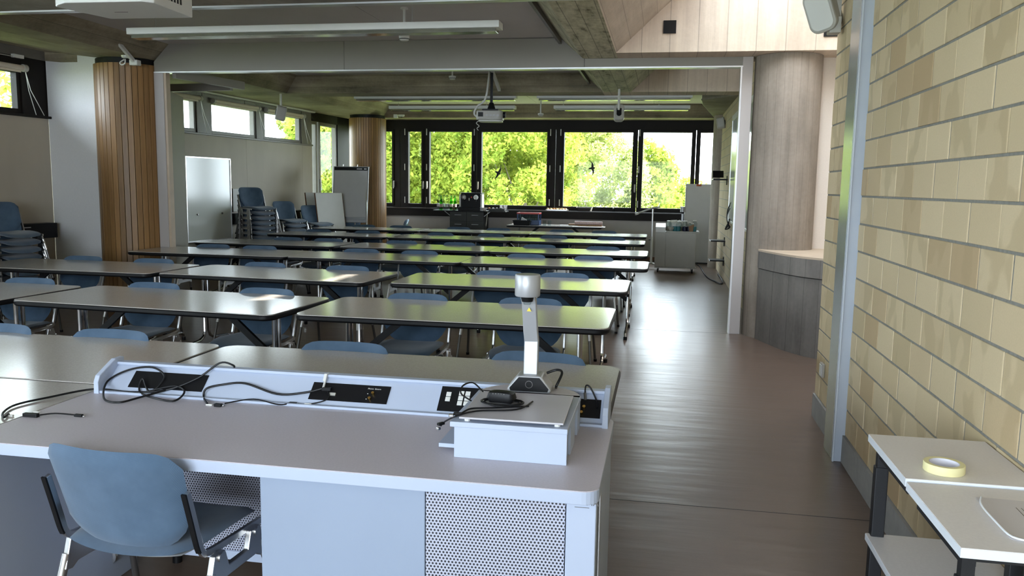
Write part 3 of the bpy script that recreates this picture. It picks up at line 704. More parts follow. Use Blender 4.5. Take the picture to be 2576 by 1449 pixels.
TREES = [(-13.2, 36.0, 6.5, 1.6, 'leaf', 15000, .13, 'maple tree outside seen through the narrow sashes beside the oak column'),
 (-10.6, 27.5, 6.0, 2.3, 'leaf', 20000, .12, 'maple tree outside behind the bottles and coffee machine'),
 (-7.4, 29.0, 7.0, 2.3, 'leaf', 20000, .12, 'maple tree outside filling the window beside the coffee machine'),
 (-4.6, 26.5, 6.5, 1.9, 'leaf', 17000, .11, 'maple tree outside behind the first swift silhouette'),
 (-2.3, 28.5, 4.2, 1.7, 'leaf2', 26000, .075, 'fine-leaved birch tree outside behind the second swift silhouette'),
 (-.45, 30.0, 3.2, 1.15, 'leaf', 12000, .11, 'maple tree outside between the wide window and the cabinet'),
 (1.0, 33.0, 1.7, 1.9, 'leaf', 13000, .11, 'low bushy tree outside behind the tall white cabinet'),
 (3.6, 36.0, 2.3, 2.2, 'leaf', 12000, .13, 'low tree outside at the far right window'),
 (-6.0, 36.0, 8.5, 3.4, 'leaf', 16000, .16, 'tall tree outside standing behind the maples'),
 (-11.4, 37.5, 8.5, 2.6, 'leaf', 16000, .16, 'tall tree outside behind the maples near the oak column'),
 (-11.1, 25.0, 5.2, 1.0, 'leaf', 9000, .11, 'slim tree outside the tall corner window beside the flip chart'),
 (-12.5, 27.0, 4.4, 1.0, 'leaf2', 9000, .12, 'tree outside the strip window next to the corner window'),
 (-18.3, 26.0, 2.75, .9, 'leaf', 6000, .12, 'small tree outside the strip window beside the folded partition'),
 (-15.5, 14.2, 5.4, 2.6, 'leaf', 16000, .13, 'tree outside the dark framed window in the near corner')]
for i, a in enumerate(TREES): tree(*a, seed=20+i)
hb = thing('neighbour_house', 'low white rendered house outside beyond the strip windows', 'house', (-14.6, 32.5, -3.0))
MB().box(-2.2, -2, 0, 2.2, 2, 5.75).build('wall', 'render', hb); MB().box(-2.3, -2.1, 5.75, 2.3, 2.1, 5.9).build('roof', 'framegrey', hb); MB().box(-.5, -2.01, 3.6, .5, -1.99, 4.9).build('window', 'frame', hb)
# ================================================================== FURNITURE
# ---- folding table
TL, TD, TH = 1.945, .85, .74
def make_table():
    t = thing('folding_table', 'x', 'table')
    hx, hy = TL/2, TD/2
    MB().prism(rrect(-hx+.006, -hy+.006, hx-.006, hy-.006, .07), TH-.012, TH).build('tabletop', 'table', t)
    m = MB(); n = 7
    path = [(x, y, TH-.020) for x, y in rrect(-hx+.014, -hy+.014, hx-.014, hy-.014, .065, 5)]
    m.sweep(path, [(.0205*math.cos(2*PI*i/n+.2), .0155*math.sin(2*PI*i/n+.2)) for i in range(n)], closed=True)
    m.build('edge_band', 'black', t, smooth=True)
    MB().box(-hx+.05, -hy+.06, TH-.035, hx-.05, hy-.06, TH-.012).build('underframe', 'black', t)
    for sx in (-1, 1):
        x = sx*(hx-.205)
        for sy in (-1, 1):
            y0 = sy*.03
            pts = [(x, y0, TH-.035), (x, y0, .17), (x, y0+sy*.02, .125), (x, y0+sy*.08, .095), (x, y0+sy*.30, .075), (x, y0+sy*.335, .06), (x, y0+sy*.345, .03)]
            l = MB().tube(pts, .0145, 8).build('leg', 'chrome', t, smooth=True)
            MB().cone((x, y0+sy*.345, .032), (x, y0+sy*.346, 0), .019, .019, 10).build('foot_cap', 'black', l, smooth=True)
        MB().box(x-.012, -.05, .40, x+.012, .05, .43).build('clamp', 'black', t)
        MB().sweep([(x-sx*.01, 0, .36), (x-sx*.42, 0, TH-.035)], [(-.022, -.012), (.022, -.012), (.022, .012), (-.022, .012)]).build('brace', 'black', t)
        MB().box(x-.03, -.22, TH-.05, x+.03, .22, TH-.034).build('leg_plate', 'black', t)
    return t
ORD = ['first', 'second', 'third', 'fourth', 'fifth', 'sixth', 'seventh', 'eighth', 'ninth']
ROWS = {0: (3.23, [(-1.13, 0), (-3.09, 0), (-5.05, 0)]), 1: (5.03, [(-1.25, 0), (-3.27, -3.6), (-5.27, -2)]), 2: (6.73, [(-1.22, 0), (-3.34, -3.2), (-5.33, -1)]),
        3: (8.61, [(-1.095, 0), (-3.04, 0), (-4.985, -.5)]), 4: (10.14, [(-1.13, 0), (-3.07, 0), (-5.09, 0)]), 5: (12.15, [(-1.21, 0), (-3.13, 0), (-5.10, 0)]), 6: (13.93, [(-1.22, 0), (-3.17, 0), (-5.14, 0)])}
POS = ['aisle-end', 'middle', 'wall-end']
proto = make_table(); first = True; TABLES = {}
for r, (yc, cols) in ROWS.items():
    for c, (xc, a) in enumerate(cols):
        o = proto if first else copy_tree(proto); first = False
        o.location = (xc, yc + {(1, 1): -.02, (2, 1): -.01}.get((r, c), 0), 0); o.rotation_euler = (0, 0, math.radians(a))
        lab = 'grey-topped folding table, %s of the %s row from the far windows' % (POS[c], ORD[6-r])
        if r == 0: lab = 'grey-topped folding table, %s of the row backing onto the lectern' % POS[c]
        tag(o, lab, 'table', 'folding tables set out in rows'); TABLES[r, c] = o
o = copy_tree(proto); o.location = (-3.095, 2.37, 0); tag(o, 'grey-topped folding table standing beside the left end of the lectern', 'table', 'folding tables set out in rows')
# ---- chair
def squ(u, v, k): return u*math.sqrt(1-k*v*v/2), v*math.sqrt(1-k*u*u/2)
def make_chair():
    t = thing('stacking_chair', 'x', 'chair')
    def seat(u, v):
        a, b = squ(u, v, .55); x = a*.232; y = .012+b*.235
        return Vector((x, y, .432+.030*(a*a)*(1-.5*abs(b))-.028*max(0, b-.35)**2*2.2+.012*(b < 0)*b*b))
    MB().pad(seat, 14, 12, .036).build('seat', 'fabric', t, smooth=True)
    def back(u, v):
        x = u*.234*(1-.02*(1-v))
        z = .445+(v+1)/2*.335
        z += .110*(abs(u)**4.2)*((1-v)/2)**1.5 - .055*(abs(u)**9)*((1+v)/2)**3
        return Vector((x, -.178-(z-.445)*.30+.050*u*u, z))
    MB().pad(back, 16, 12, .030).build('backrest', 'fabric', t, smooth=True)
    for s in (-1, 1):
        x = s*.243
        pts = [(x, -.212, .655), (x, -.185, .56), (x, -.163, .480), (x, -.152, .452), (x, -.125, .436), (x, .0, .428), (x, .165, .422)]
        f = MB().sweep(smooth_path(pts, 3), [(-.011, -.007), (.011, -.007), (.011, .007), (-.011, .007)], up=Vector((0, -1, .2))).build('side_frame', 'alu', t, bevel=.002)
        MB().sweep(smooth_path([(x, y-.013, z) for _, y, z in pts[:4]], 3), [(-.003, -.008), (.003, -.008), (.003, .008), (-.003, .008)], up=Vector((0, -1, .2))).build('rubber_strip', 'black', f)
        poly = [(-.155, .325), (-.125, .425), (-.07, .425), (-.052, .368), (.052, .368), (.07, .425), (.125, .425), (.155, .325), (.125, .318), (.10, .335), (-.10, .335), (-.125, .318)]
        b = MB().prism(poly, x+s*.006, x+s*.026, 'x').build('leg_bracket', 'alu', t, bevel=.003)
        for sy in (-1, 1):
            MB().cone((x+s*.005, sy*.098, .412), (x+s*.032, sy*.098, .412), .016, .014, 10).build('boss', 'alu', b, smooth=True)
            l = MB().cone((x+s*.018, sy*.135, .372), (x+s*.030, sy*.165, .255), .0145, .0135, 10)
            lo = l.build('leg', 'alu', t, smooth=True)
            MB().cone((x+s*.030, sy*.165, .258), (x+s*.050, sy*.222, .012), .0115, .0115, 10).build('tube', 'steelgrey', lo, smooth=True)
            MB().cone((x+s*.050, sy*.222, .022), (x+s*.051, sy*.225, 0), .015, .015, 10).build('foot', 'black', lo, smooth=True)
    return t
chair0 = make_chair(); cfirst = [True]
def place_chair(x, y, rz, label, group, z=0):
    o = chair0 if cfirst[0] else copy_tree(chair0); cfirst[0] = False
    o.location = (x, y, z); o.rotation_euler = (0, 0, rz); return tag(o, label, 'chair', group)
CH = {0: [(1354, 857), (877, 843), (291, 812), (5, 800)], 1: [(1340, 742), (1056, 728), (675, 706), (394, 692), (87, 687)],
      2: [(1422, 680), (1262, 673), (876, 659), (670, 653), (394, 642), (216, 636)], 3: [(1495, 642), (1326, 636), (1061, 627), (913.6, 621), (659, 611), (543, 606)],
      4: [(1517, 614), (1359, 610), (1160, 605), (1015, 600), (828.5, 594), (727, 590)], 5: [(1538, 593), (1393, 590), (1236, 585), (1109, 580), (927.5, 576), (805.4, 571)],
      6: [(1522, 580), (1412.6, 577), (1256, 573), (1156, 570), (1009, 566), (919, 563)]}
for r, L in CH.items():
    yb = ROWS[r][0]+TD/2
    for i, (px, py) in enumerate(L):
        c = min(range(3), key=lambda k: abs(ROWS[r][1][k][0]-aty(px, py, yb).x)); tb = TABLES[r, c]
        p = aty(px, py, yb+.03); lx = p.x-tb.location.x; a = tb.rotation_euler.z
        y = tb.location.y + TD/2*1.0 + lx*math.tan(a) + .03 - .275
        row = 'row backing onto the lectern' if r == 0 else '%s row from the far windows' % ORD[6-r]
        side = 'aisle' if lx > 0 else 'wall'
        place_chair(aty(px, py, y+.275).x, y, PI+a+math.radians(random.uniform(-3, 3)), 'blue chair at the %s table, %s, %s side' % (POS[c], row, side), 'blue chairs behind the table rows')
place_chair(-1.545, 2.265, math.radians(-4), 'blue fabric chair pushed under the lectern, seen from behind', 'blue chairs around the room')
p = atz(996, 566, .6); place_chair(aty(996, 560, 17.0).x, 17.0, math.radians(100), 'blue chair standing alone between the oak column and the coffee cabinet', 'blue chairs around the room')
place_chair(-6.55, 17.0, math.radians(150), 'blue chair standing behind the flip chart beside the oak column', 'blue chairs around the room')
place_chair(-6.45, 16.0, math.radians(35), 'blue chair standing between the leaning tabletops and the flip chart', 'blue chairs around the room')
def stack(x, y, rz, n, what):
    for k in range(n):
        w_ = 'bottom chair' if k == 0 else 'top chair' if k == n-1 else '%s chair up' % ORD[k]
        place_chair(x, y, rz, 'blue chair in %s, %s' % (what, w_), 'stacked blue chairs', z=k*.083)
stack(-6.72, 12.75, math.radians(-118), 9, 'the tallest stack by the whiteboard')
stack(-6.62, 13.75, math.radians(-118), 6, 'the medium stack behind the tallest one')
stack(-6.38, 14.4, math.radians(-118), 5, 'the short stack beside the leaning tabletops')
stack(-6.98, 7.72, math.radians(-104), 7, 'the stack in the near left corner')

# ---- lectern
LX0, LX1, LY0, LY1 = -2.12, -.14, 2.085, 2.80
lc = thing('lectern', 'long grey-white media lectern with sloped connection panel', 'lectern', (0, 0, 0))
MB().prism(rrect(LX0, LY0, LX1, LY1, .045, 6), .738, .7405).build('worktop', 'lecttop', lc)
MB().prism(rrect(LX0-.001, LY0-.001, LX1+.001, LY1, .045, 6), .702, .738).build('worktop_edge', 'lect', lc, bevel=.002)
MB().box(LX0+.02, LY0+.03, 0, LX0+.08, LY1, .702).build('end_panel', 'lect', lc, bevel=.003)
MB().box(-.228, LY0+.030, 0, LX1-.006, LY1-.02, .702).build('end_panel', 'lect', lc, bevel=.003)
MB().box(-.142, LY0+.09, 0, -.1395, LY0+.12, .70).build('joint_strip', 'alu', lc)
XK = aty(655, 1350, LY0+.04).x; XP = aty(1070, 1350, LY0+.04).x
MB().box(XK, LY0+.045, .05, XP-.003, LY1-.05, .702).build('cupboard', 'lectblue', lc, bevel=.002)
MB().box(XP, LY0+.045, .05, -.232, LY0+.06, .702).build('perforated_door', 'perf', lc)
MB().box(XP, LY0+.07, .05, -.232, LY1-.05, .702).build('inner_cupboard', 'black', lc)
MB().box(LX0+.08, LY1-.10, .12, XK, LY1-.085, .702).build('knee_panel', 'lectgrey', lc)
XQ = aty(318, 1430, LY1-.11).x
MB().box(XQ, LY1-.112, .16, XK, LY1-.101, .69).build('perforated_panel', 'perf', lc)
MB().box(XQ-.02, LY1-.118, .125, XK, LY1-.1, .16).build('panel_rail', 'lect', lc)
MB().lathe([(.022, -.008), (.034, -.006), (.034, .006), (.022, .008)], n=16, ring=True, m=Matrix.Translation((aty(272, 1440, LY1-.15).x, LY1-.14, .10)) @ Matrix.Rotation(PI/2, 4, 'X')).build('grommet', 'alu', lc, smooth=True)
# maker's plate on the right end panel
tm = text_mesh('ENIGMA', .024, 'steelgrey', lc, Matrix.Translation(((-.228+LX1)/2, LY0+.0295, .691)) @ Matrix.Rotation(PI/2, 4, 'X'), 'lettering')
MB().box(-.205, LY0+.0292, .683, -.165, LY0+.0298, .6845).build('letter_line', 'steelgrey', lc)
# sloped connection bridge along the back edge
BY0, BY1, BZ0, BZ1 = 2.68, 2.795, .7405, .832
br = MB().prism([(BY0, BZ0), (BY0+.012, BZ0), (BY1, BZ1), (BY1+.02, BZ1), (BY1+.02, BZ0-.04), (BY0, BZ0-.0)], LX0+.04, LX1-.03, 'x').build('connection_bridge', 'lect', lc)
MB().box(LX0+.04, BY1-.012, BZ1-.004, LX1-.03, BY1+.024, BZ1+.008).build('bridge_lip', 'lect', lc, bevel=.003)
MB().box(LX0+.04, BY0-.006, BZ0, LX1-.03, BY0+.012, BZ0+.010).build('bridge_foot', 'lect', lc, bevel=.002)
ecap = [(BY0-.012, BZ0), (BY0-.012, BZ0+.045), (BY0+.0, BZ0+.068), (BY1-.02, BZ1+.022), (BY1+.03, BZ1+.022), (BY1+.03, BZ0-.04), (BY0-.012, BZ0-.0)]
for x in (LX0+.022, LX1-.034): MB().prism(ecap, x, x+.02, 'x').build('bridge_end_cap', 'lect', lc, bevel=.003)
SL = Vector((0, BY1-BY0-.012, BZ1-BZ0)).normalized(); SNn = Vector((0, -SL.z, SL.y)); SO = Vector((0, BY0+.012, BZ0))
BRM = Matrix(((1, 0, 0, 0), (0, SL.y, SNn.y, SO.y), (0, SL.z, SNn.z, SO.z), (0, 0, 0, 1)))      # local: x along, y up the slope, z off the face
def bridge_u(px, py):
    d = Vector(ray(px, py)); c = Vector(CPOS); t = (SO-c).dot(SNn)/d.dot(SNn); p = c+d*t
    return p.x, (p-SO).dot(SL)
def inset(px0, px1, pym, u0=.03, u1=.105):
    xa = bridge_u(px0, pym)[0]; xb = bridge_u(px1, pym)[0]
    o = MB().box(xa, u0, 0, xb, u1, .0025, BRM).build('connection_plate', 'black', lc); return xa, xb, o
inset(332, 522, 955); A = inset(783, 982, 983); K = inset(1108, 1262, 995, .018, .122); Z = inset(1445, 1512, 1020)
for row, cols in ((0, (0, 2.2, 3.3)), (1, (0, 2.2, 3.3)), (2, (2.2, 3.3))):
    for cc in cols:
        x = K[0]+.022+cc*.021; u = .095-row*.021 if cc else .088-row*.021
        b = MB().box(x, u-.009, .0025, x+.018, u+.009, .006, BRM).build('push_button', 'plastic', K[2], bevel=.001)
for (xa, xb, o), fr_ in ((A, .78), (Z, .30)):
    for du in (.045, .068):
        x = xa+(xb-xa)*fr_
        MB().cone(BRM @ Vector((x+(du-.045)*.3, du, .0025)), BRM @ Vector((x+(du-.045)*.3, du, .014)), .0055, .0055, 10).build('socket', 'gold', o, smooth=True)
        MB().cone(BRM @ Vector((x-.014, du, .0025)), BRM @ Vector((x-.014, du, .004)), .0018, .0018, 6).build('led', 'plastic', o)
text_mesh('Phono  Extern', .0085, 'plastic', A[2], BRM @ Matrix.Translation((A[0]+(A[1]-A[0])*.80, .088, .0026)), 'lettering', .0001)
MB().box(A[0]+.075, .05, .0025, A[0]+.10, .06, .008, BRM).build('socket', 'plasticgrey', A[2])

# ---- presenter riser box on the lectern, and the document camera on it
rb = thing('riser_box', 'white riser shelf box on the right end of the lectern', 'box', (0, 0, 0))
RX0, RX1, RY0, RY1 = -.592, -.248, 2.275, 2.66
MB().box(RX0+.006, RY0, .7407, RX1, RY0+.018, .835).build('front_board', 'lect', rb, bevel=.001)
MB().box(RX1-.016, RY0+.10, .7407, RX1, RY0+.22, .835).build('side_board', 'lect', rb); MB().box(RX1-.016, RY0+.30, .7407, RX1, RY1, .835).build('side_board', 'lect', rb)
MB().box(RX0-.055, RY0+.05, .752, RX1-.02, RY1, .764).build('lower_shelf', 'lect', rb)
MB().box(RX0+.012, RY0+.03, .7407, RX0+.03, RY1, .752).build('runner', 'lect', rb)
MB().box(RX0+.012, RY1-.02, .7407, RX1-.02, RY1, .835).build('back_board', 'lect', rb)
MB().box(RX0-.006, RY0-.006, .835, RX1+.002, RY1, .851).build('top_board', 'lect', rb, bevel=.002)
disc = [(x, y) for x, y in [(RX0+.0, RY1-.02)] + [(-.42+.172*math.cos(a), RY1-.02+.135*math.sin(a)) for a in np.linspace(PI, 0, 18)]]
MB().prism(disc, .835, .851).build('rounded_back', 'lecttop', rb)
MB().prism([(-.42+.165*math.cos(a), RY1-.02+.128*math.sin(a)) for a in np.linspace(PI, 0, 18)], .7407, .835).build('rounded_skirt', 'lect', rb)
pl_ = thing('camera_stage_plate', 'flat pale plate lying on the white riser box', 'plate', (-.422, 2.43, .851), math.radians(1))
MB().box(-.152, -.155, .009, .160, .165, .015).build('plate', plain('stage_plate', (.50, .49, .53), .4, var=.02), pl_, bevel=.002)
for x in (-.13, .14):
    for y in (-.135, .14): MB().cone((x, y, 0), (x, y, .009), .009, .009, 10).build('foot', 'plastic', pl_)
dc = thing('document_camera', 'silver document camera with drum head on a slanted neck', 'camera', (-.425, 2.70, .851), math.radians(2))
fr_ = [(-.072, 0), (.072, 0), (.076, .012), (.040, .058), (-.040, .058), (-.076, .012)]
MB().prism(fr_, -.045, .045, 'y').build('base', 'silver', dc, bevel=.006)
MB().prism([(x*.88, .006+z*.82) for x, z in fr_], -.0475, -.0455, 'y').build('control_panel', 'black', dc)
MB().lathe([(.011, 0), (.013, 0), (.013, .0006), (.011, .0006)], n=20, ring=True, m=Matrix.Translation((0, -.048, .03)) @ Matrix.Rotation(PI/2, 4, 'X')).build('dial_ring', 'steelgrey', dc)
neck = [(0, 0, .055), (0, .01, .17), (-.006, -.03, .31), (-.010, -.045, .34)]
MB().sweep(neck[:2]+[(-.003, .0, .21)]+neck[2:], [(-.016, -.024), (.016, -.024), (.016, .024), (-.016, .024)], up=Vector((0, 1, 0))).build('neck', 'silver', dc, bevel=.003)
MB().cone((-.010, -.055, .315), (-.010, -.055, .335), .018, .024, 16).build('lens_collar', 'black', dc, smooth=True)
MB().cone((-.010, -.055, .305), (-.010, -.055, .318), .012, .014, 16).build('lens', 'glassjar', dc, smooth=True)
MB().lathe([(.002, .333), (.040, .333), (.0425, .337), (.0425, .402), (.040, .406), (.002, .406)], c=(-.010, -.05, 0), n=32).build('drum_head', 'silver', dc, smooth=True)
MB().prism([(-.012, .281), (.004, .281), (-.004, .294)], -.0495, -.0475, 'y').build('warning_sign', 'yellow', dc)
MB().tube(smooth_path([(.05, .05, .05), (.085, .055, .062), (.105, .03, .058), (.09, -.0, .02), (.085, .04, .002)], 5), .0045, 7).build('cable', 'black', dc, smooth=True)

# ---- cables on the lectern
ZT_ = .7405
def L_(px, py, dz=.006):
    x, u = bridge_u(px, py)
    if u > -.012 and LX0 < x < LX1: return BRM @ Vector((x, max(u, .004), max(dz, .008)))
    return atz(px, py, ZT_+dz)
def cable(name, pts, r, label):
    return tag(MB().tube(smooth_path(pts, 6), r, 7).build(name, 'black', smooth=True), label, 'cable')
def Bp(px, py, off=.010):
    x, u = bridge_u(px, py)
    if u < 0: return atz(px, py, ZT_+max(.008, off*.8))
    return BRM @ Vector((x, u, max(off, .010)))
c1 = thing('video_cable', 'long black cable looped over the left connection plate of the lectern', 'cable')
pts = [L_(22, 1042, .004), L_(10, 1050), L_(8, 1038), L_(40, 1018), L_(120, 1000), L_(235, 988, .01), Bp(330, 990), Bp(420, 985), Bp(500, 955), Bp(560, 925, .03), aty(585, 918, BY1-.005), aty(590, 926, BY1+.01)]
MB().tube(smooth_path(pts, 6), .0038, 7).build('lead', 'black', c1, smooth=True)
pts = [Bp(420, 985), Bp(350, 1000, .012), L_(300, 1012), L_(262, 1003), Bp(275, 965, .015), Bp(330, 938, .02), Bp(390, 932, .02), Bp(418, 955, .014), Bp(380, 990), Bp(365, 960, .02), Bp(355, 990), Bp(395, 1003, .012), L_(440, 1008, .008), L_(468, 990, .014), Bp(440, 975), Bp(370, 990)]
MB().tube(smooth_path(pts, 6), .0038, 7).build('loop', 'black', c1, smooth=True)
def plug(px, py, ang, l, w_, h, mat, parent, nm='plug', z=0.):
    p = L_(px, py, h/2+z); m = Matrix.Translation(p) @ Matrix.Rotation(ang, 4, 'Z'); return MB().cbox((0, 0, 0), (l, w_, h), m).build(nm, mat, parent, bevel=.002)
plug(78, 1044, .0, .055, .016, .013, 'black', c1); plug(92, 1036, .0, .022, .012, .003, 'plastic', c1, 'cable_tag', .014); plug(25, 1046, .3, .022, .012, .006, 'plastic', c1, 'cable_tag')
MB().tube(smooth_path([L_(100, 1044), L_(140, 1040), L_(190, 1044)], 5), .0026, 6).build('adapter_lead', 'black', c1, smooth=True)
plug(198, 1045, -.05, .030, .013, .009, 'black', c1, 'plug'); plug(210, 1047, -.05, .010, .008, .005, 'alu', c1, 'plug_tip')
c2 = thing('adapter_cable', 'black cable with white tags curving across the middle of the lectern', 'cable')
MB().tube(smooth_path([Bp(815, 985, .02), Bp(770, 993, .014), Bp(700, 996, .012), Bp(620, 970, .014), Bp(565, 972, .012), L_(525, 985, .02), L_(513, 1005), L_(522, 1016)], 6), .004, 7).build('lead', 'black', c2, smooth=True)
plug(527, 1018, -.05, .026, .010, .006, 'plastic', c2, 'cable_tag'); plug(549, 1019, -.05, .028, .017, .011, 'black', c2, 'plug'); plug(561, 1020, -.05, .010, .014, .008, 'chrome', c2, 'plug_tip')
MB().tube(smooth_path([L_(565, 1015), Bp(640, 1008, .008), Bp(700, 1018, .006), L_(730, 1022)], 5), .0024, 6).build('thin_lead', 'black', c2, smooth=True)
plug(738, 1020, -.05, .030, .008, .008, 'black', c2, 'plug'); plug(776, 1021, .15, .028, .010, .006, 'plastic', c2, 'cable_tag')
MB().tube(smooth_path([L_(750, 1021), L_(775, 1024), L_(815, 1012), Bp(830, 1000), Bp(824, 985, .012)], 5), .0024, 6).build('thin_lead', 'black', c2, smooth=True)
MB().cbox((0, 0, 0), (.034, .014, .012), Matrix.Translation(Bp(825, 986, .018))).build('plug', 'black', c2, bevel=.002)
t = thing('network_plug', 'white network plug hanging over the lectern connection bridge', 'plug')
MB().tube([Bp(815, 980, .006), Bp(822, 955, .010), aty(826, 940, BY1+.005)], .004, 6).build('lead', 'plastic', t, smooth=True); MB().cbox((0, 0, 0), (.012, .012, .03), Matrix.Translation(Bp(821, 955, .012)) @ Matrix.Rotation(-.6, 4, 'X')).build('plug', 'plastic', t, bevel=.002)
t = thing('audio_cable', 'short black audio lead plugged in behind the white riser box', 'cable')
MB().tube(smooth_path([Bp(1472, 1005, .02), Bp(1475, 985, .035), Bp(1486, 988, .03), Bp(1500, 1010, .008), Bp(1503, 1030, .005)], 5), .003, 6).build('lead', 'black', t, smooth=True); MB().cone(Bp(1473, 1010, .012), Bp(1472, 1000, .03), .005, .005, 8).build('plug', 'steelgrey', t)
# coiled mouse-like power adapter on the stage plate
ZP = .851+.015
pa = thing('power_adapter', 'black power adapter lying on its coiled cable on the riser box', 'adapter')
def P_(px, py, dz=.004): return atz(px, py, ZP+dz)
c = P_(1262, 1000, .018); m = Matrix.Translation(c) @ Matrix.Rotation(-.12, 4, 'Z')
def body(u, v):
    a, b = squ(u, v, .45); return Vector((a*.047, b*.026, .004*(1-a*a)))
mb = MB().pad(body, 12, 10, .034); mb.v = [tuple(m @ Vector(q)) for q in mb.v]; mb.build('body', 'black', pa, smooth=True)
for i in range(5): MB().cbox((-.022+i*.009, -.012, .016), (.003, .02, .004), m).build('grip_rib', 'steelgrey', pa)
coil = []
for i in range(70):
    a = 2*PI*i/17; rx = .062+.010*math.sin(i*.37); ry = .040+.007*math.cos(i*.53)
    q = P_(1262, 1012, .004+.0016*(i/17)); coil.append((q.x+rx*math.cos(a)+.006*math.sin(i*.21), q.y+ry*math.sin(a), q.z))
MB().tube(coil, .0027, 6).build('coil', 'black', pa, smooth=True)
MB().tube(smooth_path([P_(1340, 1010), P_(1300, 1030), P_(1200, 1034), P_(1150, 1046, .0), L_(1120, 1060, .05), L_(1108, 1072, .03)], 6), .0027, 6).build('lead', 'black', pa, smooth=True)
MB().tube(smooth_path([P_(1330, 1022), P_(1240, 1026), P_(1185, 1028), P_(1160, 1040, .002)], 6), .0027, 6).build('lead', 'black', pa, smooth=True)
def pplug(px, py, ang, l, mat, nm, dz): MB().cbox((0, 0, 0), (l, .012, .008), Matrix.Translation(P_(px, py, dz)) @ Matrix.Rotation(ang, 4, 'Z')).build(nm, mat, pa, bevel=.0015)
pplug(1151, 1041, .15, .024, 'black', 'plug', .004); pplug(1135, 1045, .15, .014, 'chrome', 'plug_tip', .004); pplug(1109, 1066, 1.0, .024, 'black', 'plug', -.06); pplug(1103, 1078, 1.0, .01, 'chrome', 'plug_tip', -.065)
MB().tube(smooth_path([P_(1215, 985, .012), P_(1190, 963, .03), P_(1165, 970, .03), P_(1160, 990, .012), P_(1185, 1008, .006)], 6), .0027, 6).build('stray_loop', 'black', pa, smooth=True)

# ---- side tables against the brick wall
def side_table(y0, y1, label, dz=0., shelf=True, aisle=False):
    t = thing('side_table', label, 'table', (0, 0, 0)); x0, x1, z = .70, 1.055, .75+dz
    MB().box(x0+.001, y0+.001, z-.002, x1, y1-.001, z).build('tabletop', 'sidewhite', t); MB().box(x0, y0, z-.024, x1, y1, z-.002).build('tabletop_edge', 'sideedge', t)
    for yy in (y1-.075, y0+.03):
        if aisle == (yy < (y0+y1)/2): l = MB().box(x0+.012, yy, .0, x0+.052, yy+.035, z-.09).build('leg', 'blacksat', t, bevel=.003)
        if aisle == (yy < (y0+y1)/2): MB().box(x0+.017, yy+.004, z-.1, x0+.047, yy+.031, z-.024).build('leg_sleeve', 'blacksat', l)
        MB().box(x1-.055, yy, .0, x1-.015, yy+.035, z-.03).build('leg', 'blacksat', t, bevel=.003)
    MB().box(x0+.02, y0+.04, z-.06, x0+.05, y1-.04, z-.0245).build('side_rail', 'blacksat', t); MB().box(x0+.05, y0+.045, z-.05, x1, y0+.07, z-.0245).build('front_rail', 'blacksat', t)
    if shelf:
        MB().box(x0+.001, y0+.02, .425, x1, y1-.05, .427).build('lower_shelf', 'sidewhite', t); MB().box(x0, y0+.019, .405, x1, y1-.049, .425).build('shelf_edge', 'sideedge', t)
        MB().box(x0+.02, y0+.03, .37, x0+.05, y1-.06, .4045).build('shelf_rail', 'blacksat', t)
    return t
side_table(2.362, 2.785, 'small white side table with the tape roll, nearer the far windows')
side_table(1.925, 2.352, 'small white side table with the laminated sheet', -.006, aisle=True)
p = atz(2371, 1172, .765)
tp = thing('tape_roll', 'roll of cream masking tape lying on the white side table', 'tape', (p.x+.004, p.y, .7505))
MB().lathe([(.0405, 0), (.054, 0), (.055, .002), (.055, .023), (.054, .025), (.0405, .025)], n=48, ring=True).build('tape', 'tape', tp, smooth=True)
MB().lathe([(.038, .0), (.0402, .0), (.0402, .0248), (.038, .0248)], n=48, ring=True).build('core', 'card', tp, smooth=True)
sh = thing('laminated_sheet', 'clear laminated sheet with hand-drawn ink strokes on the side table', 'sheet', (.94, 2.14, .7445), math.radians(-3))
MB().prism(rrect(-.10, -.15, .115, .125, .012), 0, .0008).build('sleeve', plain('laminate_paper', (.58, .555, .58), .3, var=.02), sh)
def ink(x, y, l): MB().cbox((x, y-l/2, .0011), (.0016, l, .0004)).build('ink_stroke', 'steelgrey', sh)
for x, y, l in ((-.018, .07, .075), (-.006, .07, .03), (.001, .07, .026), (.022, .07, .03), (.033, .07, .042), (.055, .07, .032), (.066, .07, .04), (.088, .07, .03)): ink(x, y, l)
MB().tube(smooth_path([(-.085, .12, .003), (-.105, .05, .006), (-.105, -.06, .006), (-.095, -.14, .004), (-.05, -.155, .003)], 5), .0025, 6).build('curled_edge', 'sideedge', sh, smooth=True)
# ================================================================== CEILING AND WALL FITTINGS
def pendant(x0, x1, y, z, label, h=.055, d=.16, zc=3.13):
    t = thing('linear_light', label, 'light', ((x0+x1)/2, y, z)); hx = (x1-x0)/2
    MB().box(-hx, -d/2, .03, hx, d/2, .03+h).build('housing', 'plastic', t, bevel=.004)
    MB().box(-hx+.03, -d/2+.02, .0, hx-.03, d/2-.02, .03).build('louvre', plain('mirror_louvre', (.72, .74, .66), .12, .9, var=.02) if 'mirror_louvre' not in bpy.data.materials else bpy.data.materials['mirror_louvre'], t, bevel=.004)
    for s in (-.86, .55): MB().tube([(s*hx, 0, .03+h), (s*hx, 0, zc-z)], .004, 6).build('suspension_rod', 'alu', t); MB().cone((s*hx, 0, .03+h), (s*hx, 0, .05+h), .022, .006, 10).build('ceiling_clip', 'alu', t)
    return t
pendant(-4.72, -1.36, 6.72, 2.79, 'long white pendant strip light in front of the partition header')
pendant(-5.05, -2.35, 12.95, 2.885, 'pendant strip light just beyond the cross beam, window-wall side', zc=3.21)
pendant(-2.02, .38, 12.97, 2.885, 'pendant strip light just beyond the cross beam, aisle side', zc=3.21)
